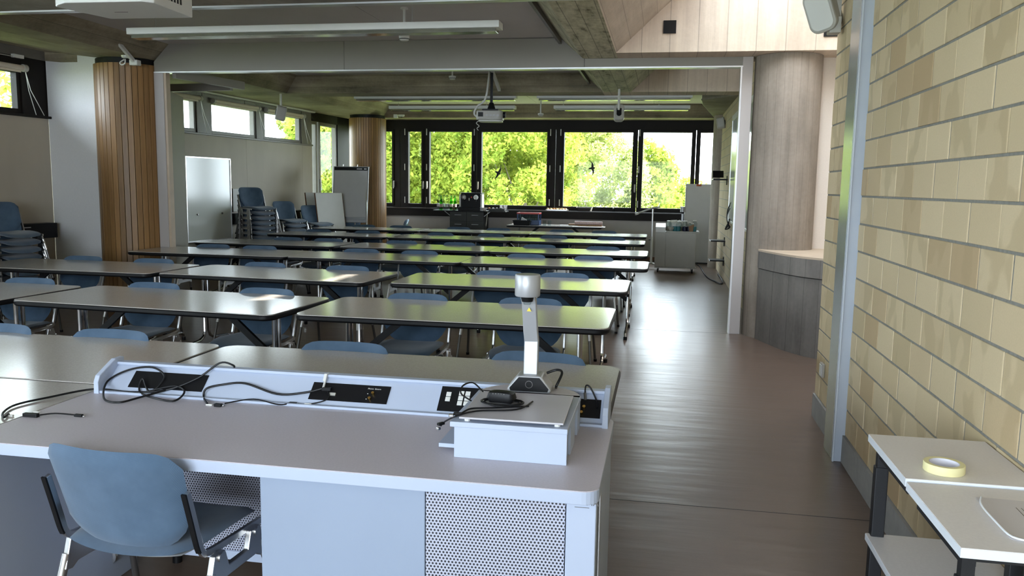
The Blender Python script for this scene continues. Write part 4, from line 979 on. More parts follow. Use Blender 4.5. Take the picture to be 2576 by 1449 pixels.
pendant(-4.92, -2.61, 14.3, 2.85, 'pendant strip light nearer the far windows, window-wall side', zc=3.21)
pendant(-1.93, .39, 14.3, 2.85, 'pendant strip light nearer the far windows, aisle side', zc=3.21)
def smoke(x, y, zb, zc, label):
    t = thing('smoke_detector', label, 'detector', (x, y, zb))
    MB().lathe([(.03, 0), (.042, .008), (.048, .03), (.05, .045), (.02, .052)], n=20).build('sensor', 'plastic', t, smooth=True)
    MB().lathe([(.044, .012), (.049, .012), (.049, .018), (.044, .018)], n=20, ring=True).build('slot_ring', 'black', t)
    MB().cone((0, 0, .05), (0, 0, zc-zb-.012), .012, .012, 10).build('drop_pipe', 'plastic', t, smooth=True); MB().cone((0, 0, zc-zb-.014), (0, 0, zc-zb), .035, .035, 16).build('ceiling_plate', 'plastic', t, smooth=True)
p = aty(1017, 103, 7.3); smoke(p.x, 7.3, p.z, 3.132, 'white smoke detector on a drop pipe below the near strip light')
p = aty(1138, 200, 11.0); smoke(p.x, 11.0, p.z, 3.225, 'white smoke detector just behind the partition header')
p = aty(1360, 292, 14.0); smoke(p.x, 14.0, p.z, 3.215, 'white smoke detector between the far strip lights')
# near projector
p = aty(486, 45, 4.35); q = aty(285, 48, 4.35); zp = (p.z+q.z)/2
pj = thing('projector', 'large white ceiling projector hanging near the cross beam', 'projector', ((p.x+q.x)/2, 4.35-.21, zp), math.radians(2)); wj = (p.x-q.x)/2
MB().prism([(-wj, .21), (wj, .21), (wj, -.17), (wj-.05, -.21), (-wj+.02, -.21), (-wj-.06, -.16), (-wj-.1, -.12)], 0, .13).build('housing', 'plastic', pj, bevel=.006)
for i in range(7): MB().box(wj-.001, -.10+i*.03, .045, wj+.0015, -.085+i*.03, .10).build('vent_slot', 'black', pj)
for i in range(14): MB().box(-.05+i*.017, .2095, .05, -.042+i*.017, .2112, .10).build('vent_slot', 'black', pj)
for i in range(14): MB().box(-.02+i*.014, -.2115, .05, -.013+i*.014, -.2095, .10).build('vent_slot', 'black', pj)
MB().box(-.11, .03, -.001, -.03, .034, .0005).build('label_line', 'black', pj)
MB().cone((0, 0, .13), (0, 0, 2.82-zp), .035, .035, 16).build('drop_tube', 'plastic', pj, smooth=True)
# far projector
p = aty(1236, 290, 11.3)
fp = thing('projector', 'white projector with black ceiling mount in front of the far windows', 'projector', (p.x, 11.3, p.z), math.radians(6))
def pbody(u, v):
    a, b = squ(u, v, .3); return Vector((a*.20, b*.15, 0))
MB().prism(rrect(-.20, -.14, .17, .14, .06), -.07, .055).build('housing', 'plasticgrey', fp, bevel=.01)
MB().prism(rrect(-.17, -.13, .16, .13, .05), -.095, -.07).build('underside', 'plastic', fp, bevel=.01)
MB().cone((.15, -.05, .0), (.205, -.05, .0), .045, .04, 16).build('lens', 'black', fp, smooth=True)
MB().box(-.17, -.1415, -.03, -.10, -.139, .03).build('vent_panel', 'black', fp)
for i in range(4): MB().box(-.06+i*.05, -.1412, -.02, -.03+i*.05, -.139, .0).build('vent_panel', 'steelgrey', fp)
MB().box(-.12, -.08, .055, .10, .08, .08).build('mount_plate', 'black', fp); MB().cone((-.0, 0, .08), (0, 0, .17), .06, .03, 10).build('mount_cone', 'black', fp, smooth=True)
MB().box(-.018, -.018, .17, .018, .018, 3.225-p.z).build('mount_post', 'black', fp)
MB().tube(smooth_path([(-.19, 0, -.03), (-.24, 0, .02), (-.2, 0, .12), (-.08, .02, .25), (-.03, .02, 3.22-p.z)], 5), .014, 7).build('cable_hose', 'plastic', fp, smooth=True)
MB().sweep([(-.01, -.3, 3.2-p.z), (.05, .6, 3.03-p.z-.1)], [(-.02, -.02), (.02, -.02), (.02, .02), (-.02, .02)]).build('cable_channel', 'plastic', fp)
MB().tube(smooth_path([(-.18, 0, -.08), (-.21, 0, -.11), (-.17, 0, -.15), (-.2, 0, -.18), (-.18, 0, -.21)], 5), .005, 6).build('hanging_cable', 'plastic', fp, smooth=True)
# loudspeakers
def speaker(loc, rot, label, stem, sc=1.0):
    t = thing('loudspeaker', label, 'speaker', loc, rot=rot)
    MB().prism(rrect(-.075*sc, -.115*sc, .075*sc, .115*sc, .05*sc, 6), -.08*sc, .07*sc, 'y').build('cabinet', 'plasticgrey', t, smooth=False, bevel=.014)
    MB().prism(rrect(-.062*sc, -.10*sc, .062*sc, .10*sc, .04*sc, 6), .069*sc, .076*sc, 'y').build('grille', 'plastic', t, bevel=.004)
    MB().lathe([(.03*sc, 0), (.035*sc, .004)], n=16, m=Matrix.Translation((0, -.078*sc, -.03)) @ Matrix.Rotation(PI/2, 4, 'X')).build('port', 'black', t)
    MB().box(-.035*sc, -.09*sc, -.04*sc, .035*sc, -.078*sc, .05*sc).build('terminal_plate', 'black', t)
    return t
def hung(px, py, Y, label, rz, zc):
    p = aty(px, py, Y); t = speaker((p.x, Y, p.z), (math.radians(-12), 0, rz), label, 0)
    m = Matrix.Rotation(math.radians(-12), 4, 'X') @ Matrix.Rotation(0, 4, 'Z')
    inv = (Euler((math.radians(-12), 0, rz)).to_matrix()).inverted()
    a = inv @ Vector((0, -.08 if abs(rz) < 1 else 0, .04)); b = inv @ Vector((0, -.08 if abs(rz) < 1 else 0, zc-p.z))
    MB().tube([a, b], .018, 8).build('drop_pipe', 'plastic', t, smooth=True)
    return t
hung(1557, 285, 12.1, 'pale loudspeaker hanging from the beam near the aisle, seen from behind', math.radians(4), 2.95)
hung(707, 285, 12.4, 'pale loudspeaker hanging below the left edge beam before the strip windows', math.radians(-60), 2.95)
p = aty(2078, 25, 5.6); t = speaker((p.x-.02, 5.6, p.z), (math.radians(-18), math.radians(14), math.radians(150)), 'pale loudspeaker on an arm at the end of the brick wall', 0, 1.15)
q = (Euler((math.radians(-18), math.radians(14), math.radians(150))).to_matrix()).inverted()
MB().tube([q @ Vector((.05, .0, .04)), q @ Vector((1.045-p.x, .05, .10))], .02, 8).build('arm', 'plasticgrey', t, smooth=True)
jb = thing('junction_box', 'small square junction box on the brick wall below the loudspeaker', 'box', (1.03, 5.6, aty(2112, 65, 5.6).z))
MB().box(-.04, -.05, -.05, .03, .05, .05).build('case', 'plasticgrey', jb, bevel=.006); MB().box(-.0, -.012, .05, .03, .012, .35).build('conduit', 'plasticgrey', jb)
p = aty(1828, 310, 15.5)
speaker((.98, 15.5, p.z), (math.radians(-10), 0, math.radians(80)), 'pale loudspeaker on the far right wall above the whiteboard edge', 0, .9)
# emergency camera on the near oak column
em = thing('ceiling_camera', 'small white camera with cable box under the beam above the near oak column', 'camera')
p = aty(318, 152, 8.5)
MB().lathe([(.02, 0), (.05, .012), (.055, .035)], c=(p.x, 8.5, 2.905), n=16).build('dome', 'plastic', em, smooth=True); MB().lathe([(.008, 0), (.026, .01), (.028, .02)], c=(p.x, 8.5, 2.888), n=14).build('lens', 'black', em, smooth=True)
q = aty(340, 158, 8.5); MB().box(q.x-.05, 8.46, q.z-.03, q.x+.05, 8.54, q.z+.03).build('cable_box', 'plastic', em, bevel=.008)
MB().tube(smooth_path([(p.x-.02, 8.5, 2.9), (p.x-.06, 8.47, 2.86), (p.x-.04, 8.47, 2.835), (p.x, 8.47, 2.85), (p.x, 8.48, 2.9)], 5), .008, 6).build('cable_loop', 'plastic', em, smooth=True)
r_ = aty(388, 108, 7.9); MB().sweep([q, (-5.93, 8.2, 3.03)], [(-.02, -.015), (.02, -.015), (.02, .015), (-.02, .015)]).build('conduit', 'plastic', em)
# second small camera near the far oak column
em2 = thing('ceiling_camera', 'small white camera under the beam above the far oak column', 'camera')
p = aty(1010, 298, 16.2); MB().lathe([(.02, 0), (.06, .012), (.065, .045)], c=(p.x, 16.2, 2.90), n=16).build('dome', 'plastic', em2, smooth=True); MB().lathe([(.008, 0), (.03, .01), (.03, .02)], c=(p.x, 16.2, 2.885), n=14).build('lens', 'black', em2, smooth=True)
MB().box(p.x-.16, 16.16, 2.88, p.x-.08, 16.24, 2.95).build('cable_box', 'plastic', em2, bevel=.006)
# outlet on brick wall
p = atx(2068, 930, 1.07); ou = thing('wall_outlet', 'square white wall outlet low on the brick wall', 'outlet', (1.079, p.y, p.z))
MB().box(-.018, -.045, -.045, 0, .045, .045).build('frame', 'alu', ou, bevel=.003); MB().box(-.021, -.035, -.035, -.017, .035, .035).build('insert', 'plastic', ou, bevel=.002)

# ================================================================== LEFT SIDE THINGS
# folded partition leaf
a = Vector((-6.03, 9.18, 0)); b = Vector((-6.42, 10.18, 0)); d = (b-a).normalized(); nn = Vector((d.y, -d.x, 0))
pt = thing('partition_leaf', 'white folded partition leaf parked beside the near oak column', 'partition')
def slab(a, b, t, z0, z1): return [a+nn*0+Vector((0, 0, z0)), b+Vector((0, 0, z0)), b-nn*t+Vector((0, 0, z0)), a-nn*t+Vector((0, 0, z0)), a+Vector((0, 0, z1)), b+Vector((0, 0, z1)), b-nn*t+Vector((0, 0, z1)), a-nn*t+Vector((0, 0, z1))]
MB().hexa(slab(a, b, .09, .02, 2.655)).build('panel', 'header', pt, bevel=.003)
MB().hexa(slab(a-d*.012, a-d*.002, .09, .02, 2.655)).build('edge_profile', 'alu', pt)
# small whiteboard on the left wall
s0, z1 = lwo(463, 392, .18); s1, _ = lwo(578, 400, .18); z0 = .59
wbd = thing('whiteboard', 'glossy whiteboard hanging on the beige wall behind the far chairs', 'whiteboard', LO, -LA)
MB().box(.177, s0+.02, z0+.02, .187, s1-.02, z1-.02).build('panel', 'whiteboard', wbd)
m = MB(); fw = .022
for q in ((s0, z0, s0+fw, z1), (s1-fw, z0, s1, z1), (s0+fw, z0, s1-fw, z0+fw), (s0+fw, z1-fw, s1-fw, z1)): m.box(.170, q[0], q[1], .197, q[2], q[3])
m.build('frame', 'alu', wbd, bevel=.003)
for px in (472, 534): sq = lw_(px, 555)[0]; MB().cone((.187, sq, 1.02), (.199, sq, 1.02), .015, .015, 10).build('magnet', 'steelgrey', wbd)
# grey backing pad / coat on wall beside the stack
wp = thing('wall_pad', 'small grey panel on the beige wall behind the tallest chair stack', 'panel', LO, -LA); s2 = lw_(582, 490)[0]; s3 = lw_(606, 490)[0]
MB().box(0, s2, 1.02, .03, s3, 1.42).build('panel', 'plasticgrey', wp, bevel=.006)
# leaning folded tabletops
def lean(px0, px1, py, Y, label, rz):
    p = aty(px0, py, Y); q = aty(px1, py, Y); wd_ = .66; t = thing('leaning_tabletop', label, 'tabletop', ((p.x+q.x)/2+.27, Y, 0), rot=(math.radians(-9), 0, rz)); hh = 1.36
    MB().box(-wd_/2+.01, -.014, .0, wd_/2-.01, -.012, hh).build('laminate', 'plastic', t); MB().box(-wd_/2, -.012, 0, wd_/2, .012, hh).build('core', 'wood_b', t)
    MB().box(-wd_/2+.1, .012, .2, wd_/2-.1, .05, hh-.2).build('folded_legs', 'black', t)
lean(789, 832, 493, 14.8, 'white folded tabletop leaning in front of its pair near the flip chart', math.radians(62))
lean(772, 800, 493, 15.0, 'white folded tabletop leaning behind its pair near the flip chart', math.radians(62))
# flip chart
FY = 15.35
fc = thing('flip_chart', 'flip chart easel with blank grey pad and black header', 'flip chart', (-6.13, FY, 0), rot=(0, 0, math.radians(4)))
TM = Matrix.Translation((0, 0, .82)) @ Matrix.Rotation(math.radians(-8), 4, 'X')
MB().box(-.36, -.012, -.06, .36, .012, 1.06, TM).build('board', 'silver', fc, bevel=.002)
MB().box(-.335, -.018, .05, .335, -.0125, .98, TM).build('paper_pad', 'paper', fc)
MB().box(-.34, -.024, .98, .34, -.0125, 1.045, TM).build('clamp_bar', 'black', fc)
MB().box(.12, -.026, 1.0, .23, -.0242, 1.02, TM).build('header_label', 'paper', fc); MB().box(.265, -.026, 1.0, .32, -.0242, 1.022, TM).build('header_label', 'paper', fc)
MB().box(-.35, -.06, -.06, .35, -.012, .0, TM).build('pen_tray', 'silver', fc, bevel=.003)
for x0, x1 in ((-.3, -.42), (.3, .42)): MB().tube([TM @ Vector((x0, .02, .9)), (x1, -.24, 0)], .014, 8).build('leg', 'alu', fc, smooth=True)
MB().tube([TM @ Vector((0, .02, .95)), (0, .48, 0)], .014, 8).build('leg', 'alu', fc, smooth=True)
for x in (-.17, .12): MB().cone(TM @ Vector((x, 0, 1.06)), TM @ Vector((x, 0, 1.10)), .008, .008, 8).build('pad_hook', 'alu', fc)

# ================================================================== FAR WINDOW SIDE
# drawer cabinet
CX0, CX1, CY0, CY1, CZ = -4.52, -3.77, 17.03, 17.48, .995
cb = thing('drawer_cabinet', 'black drawer cabinet with fold-out flaps carrying the coffee machine', 'cabinet')
MB().box(CX0, CY0+.02, 0, CX1, CY1, CZ-.03).build('carcass', 'darkdrawer', cb); MB().box(CX0-.0, CY0, CZ-.03, CX1, CY1, CZ).build('top_board', 'black', cb, bevel=.003)
xm = (CX0+CX1)/2
for c_, (x0, x1) in enumerate(((CX0+.004, xm-.003), (xm+.003, CX1-.004))):
    for z0, z1 in (((.765, .96), (.565, .76), (.03, .56)) if c_ == 0 else ((.765, .96), (.565, .76), (.37, .56), (.03, .365))):
        dr = MB().box(x0, CY0, z0, x1, CY0+.02, z1).build('drawer', 'darkdrawer', cb, bevel=.002); xc = (x0+x1)/2
        MB().tube([(xc-.07, CY0, z1-.06), (xc-.07, CY0-.022, z1-.06), (xc+.07, CY0-.022, z1-.06), (xc+.07, CY0, z1-.06)], .005, 6).build('handle', 'alu', dr, smooth=True)
for s, x0, x1 in ((-1, -4.90, CX0-.002), (1, CX1+.002, -3.30)):
    f = MB().box(x0, CY0+.02, CZ-.02, x1, CY1-.04, CZ).build('side_flap', 'darkdrawer', cb, bevel=.002)
    xe = CX0 if s < 0 else CX1
    MB().tube([(xe, CY0+.06, CZ-.12), (xe+s*.13, CY0+.06, CZ-.02)], .007, 6).build('flap_bracket', 'alu', f)
# coffee machine
cm = thing('coffee_machine', 'black twin-head coffee machine with white side panels on the cabinet', 'coffee machine', ((-4.33-3.83)/2, 17.22, CZ))
MB().box(-.215, -.10, .0, .215, .14, .37).build('body', 'black', cm, bevel=.008); MB().box(-.255, -.2, 0, .235, -.1, .075).build('drip_tray', 'black', cm, bevel=.005)
MB().box(-.25, -.14, .365, .25, .14, .382).build('top_tray', 'black', cm, bevel=.004)
for s in (-1, 1): MB().box(s*.215, -.10, .06 if s > 0 else .08, s*.252, .10, .35).build('side_panel', 'plastic', cm, bevel=.006)
for x in (-.135, .13):
    h = MB().cone((x, -.16, .285), (x, -.1, .285), .052, .06, 20).build('brew_head', 'chrome', cm, smooth=True)
    MB().cone((x, -.17, .285), (x, -.158, .285), .02, .03, 14).build('head_hub', 'alu', h, smooth=True); MB().tube([(x, -.16, .24), (x, -.17, .20)], .014, 8).build('spout', 'black', h)
MB().cone((.02, -.112, .285), (.02, -.1, .285), .016, .016, 12).build('red_button', 'red', cm, smooth=True); MB().lathe([(.003, 0), (.011, .01), (.011, .05), (.003, .06)], c=(-.03, -.108, .21), n=10).build('steam_knob', 'plastic', cm, smooth=True)
# bottles
def bottle(px, mat, label, h=.27, y=17.18, r=.036):
    x = aty(px, 528, y).x; t = thing('bottle', label, 'bottle', (x, y, CZ), group='water bottles on the cabinet flap')
    MB().lathe([(r*.9, 0), (r, .006), (r, h*.52), (r*.8, h*.66), (r*.36, h*.82), (r*.34, h*.95), (r*.40, h*.955)], n=18).build('glass_body', mat, t, smooth=True)
    MB().cone((0, 0, h*.955), (0, 0, h), r*.42, r*.42, 12).build('cap', 'black' if mat != 'glassgreen' else 'greeng', t, smooth=True)
    MB().lathe([(r+.0008, h*.2), (r+.0008, h*.42)], n=18).build('label_band', 'pink' if mat == 'glassgreen' else 'paper', t, smooth=True)
for px, mt, lb, hh, y in ((1103, 'glassjar', 'clear bottle at the outer end of the cabinet flap', .32, 17.3), (1109.5, 'glassgreen', 'bright green glass bottle beside the outermost clear bottle', .31, 17.12), (1117, 'glassjar', 'clear bottle beside the bright green bottle', .32, 17.28),
                  (1124, 'glassjar', 'broad clear bottle in the middle of the bottle group', .32, 17.15), (1135, 'glassgreen', 'dark green bottle close to the coffee machine', .31, 17.3), (1144.5, 'glassgreen', 'pale green bottle closest to the coffee machine', .31, 17.34)):
    bottle(px, mt, lb, hh, y)
def bowl(loc, r, h, mat, label, nm='bowl', cat='bowl', grp=None):
    t = MB().lathe([(r*.35, 0), (r*.5, .004), (r*.8, h*.45), (r, h), (r*.95, h), (r*.75, h*.5), (r*.4, .012)], c=(0, 0, 0), n=22).build(nm, mat, smooth=True); t.location = loc; return tag(t, label, cat, grp)
def cup(loc, r, h, mat, label, nm='cup', grp=None, taper=.85):
    t = thing(nm, label, nm, loc, group=grp)
    MB().lathe([(r*taper*.9, 0), (r*taper, .004), (r, h), (r*.92, h), (r*taper*.9, .01)], n=18).build('vessel', mat, t, smooth=True); return t
bowl((-3.757, 17.06, CZ), .066, .07, 'plastic', 'white china bowl at the right of the coffee machine')
g = cup((aty(1141, 528, 17.06).x, 17.06, CZ), .038, .10, 'glassjar', 'small glass with sugar sticks in front of the bottles', 'glass'); MB().lathe([(.03, .006), (.032, .06), (.001, .065)], n=12).build('filling', 'brown', g)
t = thing('tray', 'dark tray with cups and capsules on the right cabinet flap', 'tray', (aty(1248, 528, 17.1).x, 17.16, CZ))
MB().prism(rrect(-.19, -.12, .19, .12, .03), .012, .02).build('base', 'darkdrawer', t); MB().sweep([(x, y, .03) for x, y in rrect(-.19, -.12, .19, .12, .03)], [(-.02, -.004), (.02, -.004), (.02, .004), (-.02, .004)], closed=True).build('rim', 'darkdrawer', t); MB().box(-.15, -.09, 0, .15, .09, .012).build('foot', 'darkdrawer', t)
for i, (px, mt) in enumerate(((1231, 'orange'), (1240, 'plasticgrey'), (1250, 'steelgrey'), (1258, 'navy'), (1263, 'steelgrey'))):
    x = aty(px, 528, 17.12).x; o = MB().lathe([(.02, 0), (.028, .03), (.022, .05), (.004, .055)], n=14).build('coffee_capsule_pot', mt, smooth=True); o.location = (x, 17.12+.02*(i % 2), CZ+.0201)
    tag(o, ['orange pot on the dark tray', 'pale pot on the dark tray', 'grey pot at the middle of the dark tray', 'navy pot on the dark tray', 'grey pot at the outer end of the dark tray'][i], 'pot', 'pots on the cabinet flap tray')
for px, lb in ((1262, 'tall steel beaker standing behind the dark tray'), (1271, 'tall steel beaker at the outer end of the cabinet flap')):
    x = aty(px, 528, 17.33).x; cup((x, 17.33, CZ), .04, .12, 'alu', lb, 'beaker', 'steel beakers on the flap', .97)
# buffet folding table
bt = copy_tree(proto); bt.location = (-2.17, 16.72, 0); tag(bt, 'folding table with the buffet under the far windows', 'table', 'folding tables set out in rows')
TZ = TH+.0005; TY = 16.6
p0 = aty(1302, 560, TY); p1 = aty(1357, 560, TY)
cr = thing('glass_crate', 'red and blue plastic crate full of upside-down glasses', 'crate', ((p0.x+p1.x)/2, TY+.08, TZ)); hw = (p1.x-p0.x)/2
m = MB()
for y in (-.16, .15): m.box(-hw, y, 0, hw, y+.01, .10)
for x in (-hw, hw-.01): m.box(x, -.16, 0, x+.01, .16, .10)
m.box(-hw, -.16, 0, hw, .16, .008); m.build('lower_wall', 'bluep', cr)
for x in (-hw, hw-.022):
    for y in (-.16, .138): MB().box(x, y, .10, x+.022, y+.022, .225).build('post', 'bluep', cr)
m = MB()
for y in (-.165, .15): m.box(-hw-.005, y, .225, hw+.005, y+.015, .255)
for x in (-hw-.005, hw-.01): m.box(x, -.165, .225, x+.015, .165, .255)
m.build('rim', 'red', cr, bevel=.004)
for i in range(6):
    for j in range(2):
        x = cr.location.x-hw+.05+i*(2*hw-.1)/5; y = cr.location.y-.10+j*.2
        cup((x, y, TZ+.0085), .033, .21, 'glassjar', 'clear drinking glass standing in the red and blue crate', 'glass', 'glasses in the crate', .9)
bk = thing('basket', 'black basket with a paper napkin in front of the crate', 'basket', (aty(1313, 560, 16.42).x, 16.415, TZ))
mo = [(.8, 0), (1.0, .105)]
m = MB()
for k, (s, z) in enumerate(mo): pass
r0 = rrect(-.16, -.07, .16, .07, .03); r1 = rrect(-.19, -.085, .19, .085, .035); nq = len(r0)
m.add([(x, y, 0.0) for x, y in r0]+[(x, y, .105) for x, y in r1]+[(x*.95, y*.93, .105) for x, y in r1]+[(x*.95, y*.93, .01) for x, y in r0], [(i, (i+1) % nq, nq+(i+1) % nq, nq+i) for i in range(nq)]+[(nq+i, nq+(i+1) % nq, 2*nq+(i+1) % nq, 2*nq+i) for i in range(nq)]+[(2*nq+i, 2*nq+(i+1) % nq, 3*nq+(i+1) % nq, 3*nq+i) for i in range(nq)]+[tuple(range(nq))[::-1], tuple(range(3*nq, 4*nq))]).build('wickerwork', 'black', bk)
MB().hexa([(-.02, -.03, .1), (.10, -.03, .06), (.10, .03, .06), (-.02, .03, .1), (-.0, -.03, .165), (.10, -.03, .11), (.10, .03, .11), (-.0, .03, .165)]).build('napkin', 'paper', bk)
for px, lb in ((1370, 'clear glass next to the crate'), (1382, 'clear glass standing apart from the crate')): cup((aty(px, 560, 16.5).x, 16.5, TZ), .04, .105, 'glassjar', lb, 'glass', 'glasses on the buffet table', .9)
sp = thing('paper_stack', 'flat stack of papers and brown envelope on the buffet table', 'paper', (aty(1432, 560, 16.6).x, 16.66, TZ))
MB().box(-.2, -.14, 0, .18, .14, .012).build('sheets', 'paper', sp); MB().box(-.02, -.05, .012, .15, .10, .045).build('envelope', 'brown', sp, bevel=.004)
for i in range(4):
    x = aty(1455+i*17, 556, 16.6).x
    o = thing('wrapped_roll', 'wrapped biscuit packet, %s in the row on the buffet table' % ORD[i], 'packet', (x, 16.64, TZ), group='wrapped packets on the buffet table')
    MB().prism(rrect(-.072, -.10, .072, .10, .02), .0, .03).build('tray', 'brown', o); MB().cone((-.075, -.02, .062), (.075, -.02, .062), .036, .036, 14).build('wrapping', 'pink', o, smooth=True)
pp = MB().prism(rrect(-.32, -.16, .34, .14, .02), 0, .003).build('placemat', 'sidewhite'); pp.location = (aty(1480, 562, 16.45).x, 16.46, TZ); tag(pp, 'white sheet under the wrapped packets on the buffet table', 'sheet')
for o in bpy.data.objects:
    if o.name.startswith('wrapped_roll'): o.location.z += .0032
# sill things
ZSI = 1.0222
tr = thing('food_tray', 'silver tray of bite-size snacks on the window sill', 'tray', (aty(1402, 530, 17.55).x, 17.50+.02, ZSI))
MB().prism(rrect(-.24, -.09, .24, .075, .03), 0, .006).build('base', 'alu', tr); MB().sweep([(x, y, .014) for x, y in rrect(-.24, -.09, .24, .075, .03)], [(-.012, -.003), (.012, -.003), (.012, .003), (-.012, .003)], closed=True).build('rim', 'alu', tr)
for i in range(13):
    o = MB().lathe([(.006, 0), (.022, .008), (.026, .024), (.018, .042), (.003, .048)], n=10).build('snack_bite', ('cream', 'cream', 'orange', 'cream', 'brown')[i % 5], smooth=True); o.location = (tr.location.x-.20+(i % 7)*.066+(.03 if i > 6 else 0), 17.485 if i < 7 else 17.55, ZSI+.0061)
    tag(o, 'bite-size snack on the silver tray on the window sill', 'snack', 'snacks on the silver tray')
bx = thing('sill_tray', 'black tray with pale rim and handle on the window sill', 'tray', (aty(1470, 533, 17.55).x, 17.525, ZSI))
ra = rrect(-.13, -.05, .13, .05, .02); rb_ = rrect(-.165, -.075, .165, .075, .02); nq = len(ra)
MB().add([(x, y, 0) for x, y in ra]+[(x, y, .075) for x, y in rb_], [(i, (i+1) % nq, nq+(i+1) % nq, nq+i) for i in range(nq)]+[tuple(range(nq))[::-1], tuple(range(nq, 2*nq))]).build('body', 'black', bx)
MB().sweep([(x, y, .078) for x, y in rb_], [(-.004, -.005), (.004, -.005), (.004, .005), (-.004, .005)], closed=True).build('rim', 'plasticgrey', bx)
MB().hexa([(.125, -.06, .0), (.15, -.06, .0), (.15, .0, .0), (.125, .0, .0), (.155, -.085, .08), (.18, -.085, .085), (.18, .0, .085), (.155, .0, .08)]).build('handle', 'plastic', bx)
sv = thing('small_bottle', 'tiny clear bottle standing alone on the window sill', 'bottle', (aty(1543, 533, 17.54).x, 17.54, ZSI)); MB().lathe([(.02, 0), (.022, .03), (.022, .055), (.010, .07)], n=14).build('glass_body', 'glassjar', sv, smooth=True); MB().cone((0, 0, .07), (0, 0, .092), .014, .014, 10).build('cap', 'plastic', sv)
# reading stand with slanted arm
sx, sy = -.185, 15.75
st = thing('floor_stand', 'white floor stand with a slanted arm on castors beside the trolley', 'stand', (sx, sy, 0))
MB().cone((0, 0, .10), (0, 0, .62), .022, .022, 12).build('lower_pole', 'plasticgrey', st, smooth=True); MB().cone((0, 0, .60), (0, 0, 1.14), .015, .015, 12).build('upper_pole', 'alu', st, smooth=True)
MB().cone((-.06, 0, .56), (-.02, 0, .56), .014, .008, 8).build('clamp_knob', 'black', st)
a0 = aty(1598, 539, sy)-Vector((sx, sy, 0)); a1 = aty(1642, 523, sy)-Vector((sx, sy, 0)); a2 = aty(1661, 521, sy)-Vector((sx, sy, 0))
MB().tube([a0, a1, a2], .015, 8).build('arm', 'plasticgrey', st, smooth=True); MB().tube([a0, a0+(a1-a0)*.18], .022, 8).build('arm_grip', 'plastic', st, smooth=True); q = aty(1660, 511, sy)-Vector((sx, sy, 0)); MB().tube([a2+Vector((-.04, 0, 0)), q], .006, 6).build('hook', 'alu', st)
for i in range(4):
    a = PI/4+i*PI/2; e = Vector((math.cos(a)*.20, math.sin(a)*.20, .075)); l = MB().tube([(0, 0, .11), e], .016, 8).build('base_arm', 'plasticgrey', st, smooth=True); MB().cone((e.x-.012, e.y, .03), (e.x+.012, e.y, .03), .03, .03, 14).build('castor', 'black', l, smooth=True)
# trolley
T0, T1, TY0, TY1 = -.115, .62, 15.12, 15.62
tw = thing('trolley', 'white rolling cabinet trolley loaded with cups and jars', 'trolley')
MB().box(T0, TY0+.012, .10, T1, TY1, .74).build('carcass', 'plasticgrey', tw); xs = aty(1675, 600, TY0).x
MB().box(T0+.01, TY0, .105, xs-.008, TY0+.012, .735).build('door', 'plasticgrey', tw, bevel=.002); MB().box(xs+.008, TY0, .105, T1-.02, TY0+.012, .735).build('door', 'plasticgrey', tw, bevel=.002)
MB().box(T0, TY0-.01, .085, T1+.02, TY1, .10).build('base_board', 'plasticgrey', tw); MB().box(xs, TY0-.01, .74, T1+.05, TY1, .765).build('top_board', 'plasticgrey', tw, bevel=.003)
MB().hexa([(T0, TY0-.005, .74), (xs-.01, TY0-.005, .74), (xs-.01, TY1, .74), (T0, TY1, .74), (T0, TY0-.005, .835), (xs-.01, TY0-.005, .835), (xs-.01, TY1, .885), (T0, TY1, .885)]).build('console', 'plastic', tw, bevel=.003)
for x in (T0+.06, T1-.05):
    for y in (TY0+.05, TY1-.06): MB().cone((x-.012, y, .04), (x+.012, y, .04), .04, .04, 16).build('castor', 'black', tw, smooth=True); MB().box(x-.015, y-.015, .06, x+.015, y+.015, .086).build('castor_fork', 'alu', tw)
TT = .7655
def jar(px, y, r, h, label):
    t = thing('jar', label, 'jar', (aty(px, 580, y).x, y, TT), group='glass jars on the trolley')
    MB().lathe([(r*.9, 0), (r, .006), (r, h*.8), (r*.7, h*.9), (r*.7, h)], n=16).build('glass_body', 'glassjar', t, smooth=True); MB().cone((0, 0, h), (0, 0, h+.015), r*.75, r*.75, 14).build('lid', 'plastic', t, smooth=True); MB().lathe([(r*.8, .008), (r*.8, h*.4), (r*.1, h*.45)], n=12).build('filling', 'pinkfill', t)
M['pinkfill'] = plain('dry_filling', (.42, .36, .28), .8, var=.3, nscale=50)
for px, y, r, h, lb in ((1708, 15.32, .055, .16, 'tall glass jar behind the teal cups'), (1723, 15.34, .05, .17, 'glass jar behind the black cup'), (1735, 15.36, .035, .15, 'slim glass jar between the dark cups'), (1741, 15.28, .035, .13, 'short glass jar behind the snack bag'), (1747, 15.36, .045, .18, 'glass jar at the outer end of the trolley top'), (1682, 15.30, .05, .17, 'glass jar beside the trolley console')): jar(px, y, r, h, lb)
for px, y, mt, lb in ((1698, 15.20, 'teal', 'teal cup next to the pale bowl'), (1706, 15.18, 'teal', 'teal cup next to the black cup'), (1722.5, 15.18, 'navy', 'black cup in the middle of the trolley front'), (1732, 15.2, 'navy', 'dark blue cup beside the snack bag'), (1746, 15.2, 'teal', 'grey-green cup at the trolley corner')): cup((aty(px, 580, y).x, y, TT), .045, .085, mt, lb, 'cup', 'cups on the trolley', .9)
bowl((aty(1688, 580, 15.19).x, 15.19, TT), .06, .07, 'plasticgrey', 'pale bowl at the left end of the trolley top')
o = thing('snack_bag', 'open brown snack bag among the dark cups', 'bag', (aty(1738.5, 580, 15.15).x, 15.14, TT)); MB().hexa([(-.035, -.02, 0), (.035, -.02, 0), (.035, .02, 0), (-.035, .02, 0), (-.05, -.03, .09), (.03, -.03, .13), (.05, .03, .12), (-.03, .03, .10)]).build('wrapper', 'brown', o, bevel=.006)
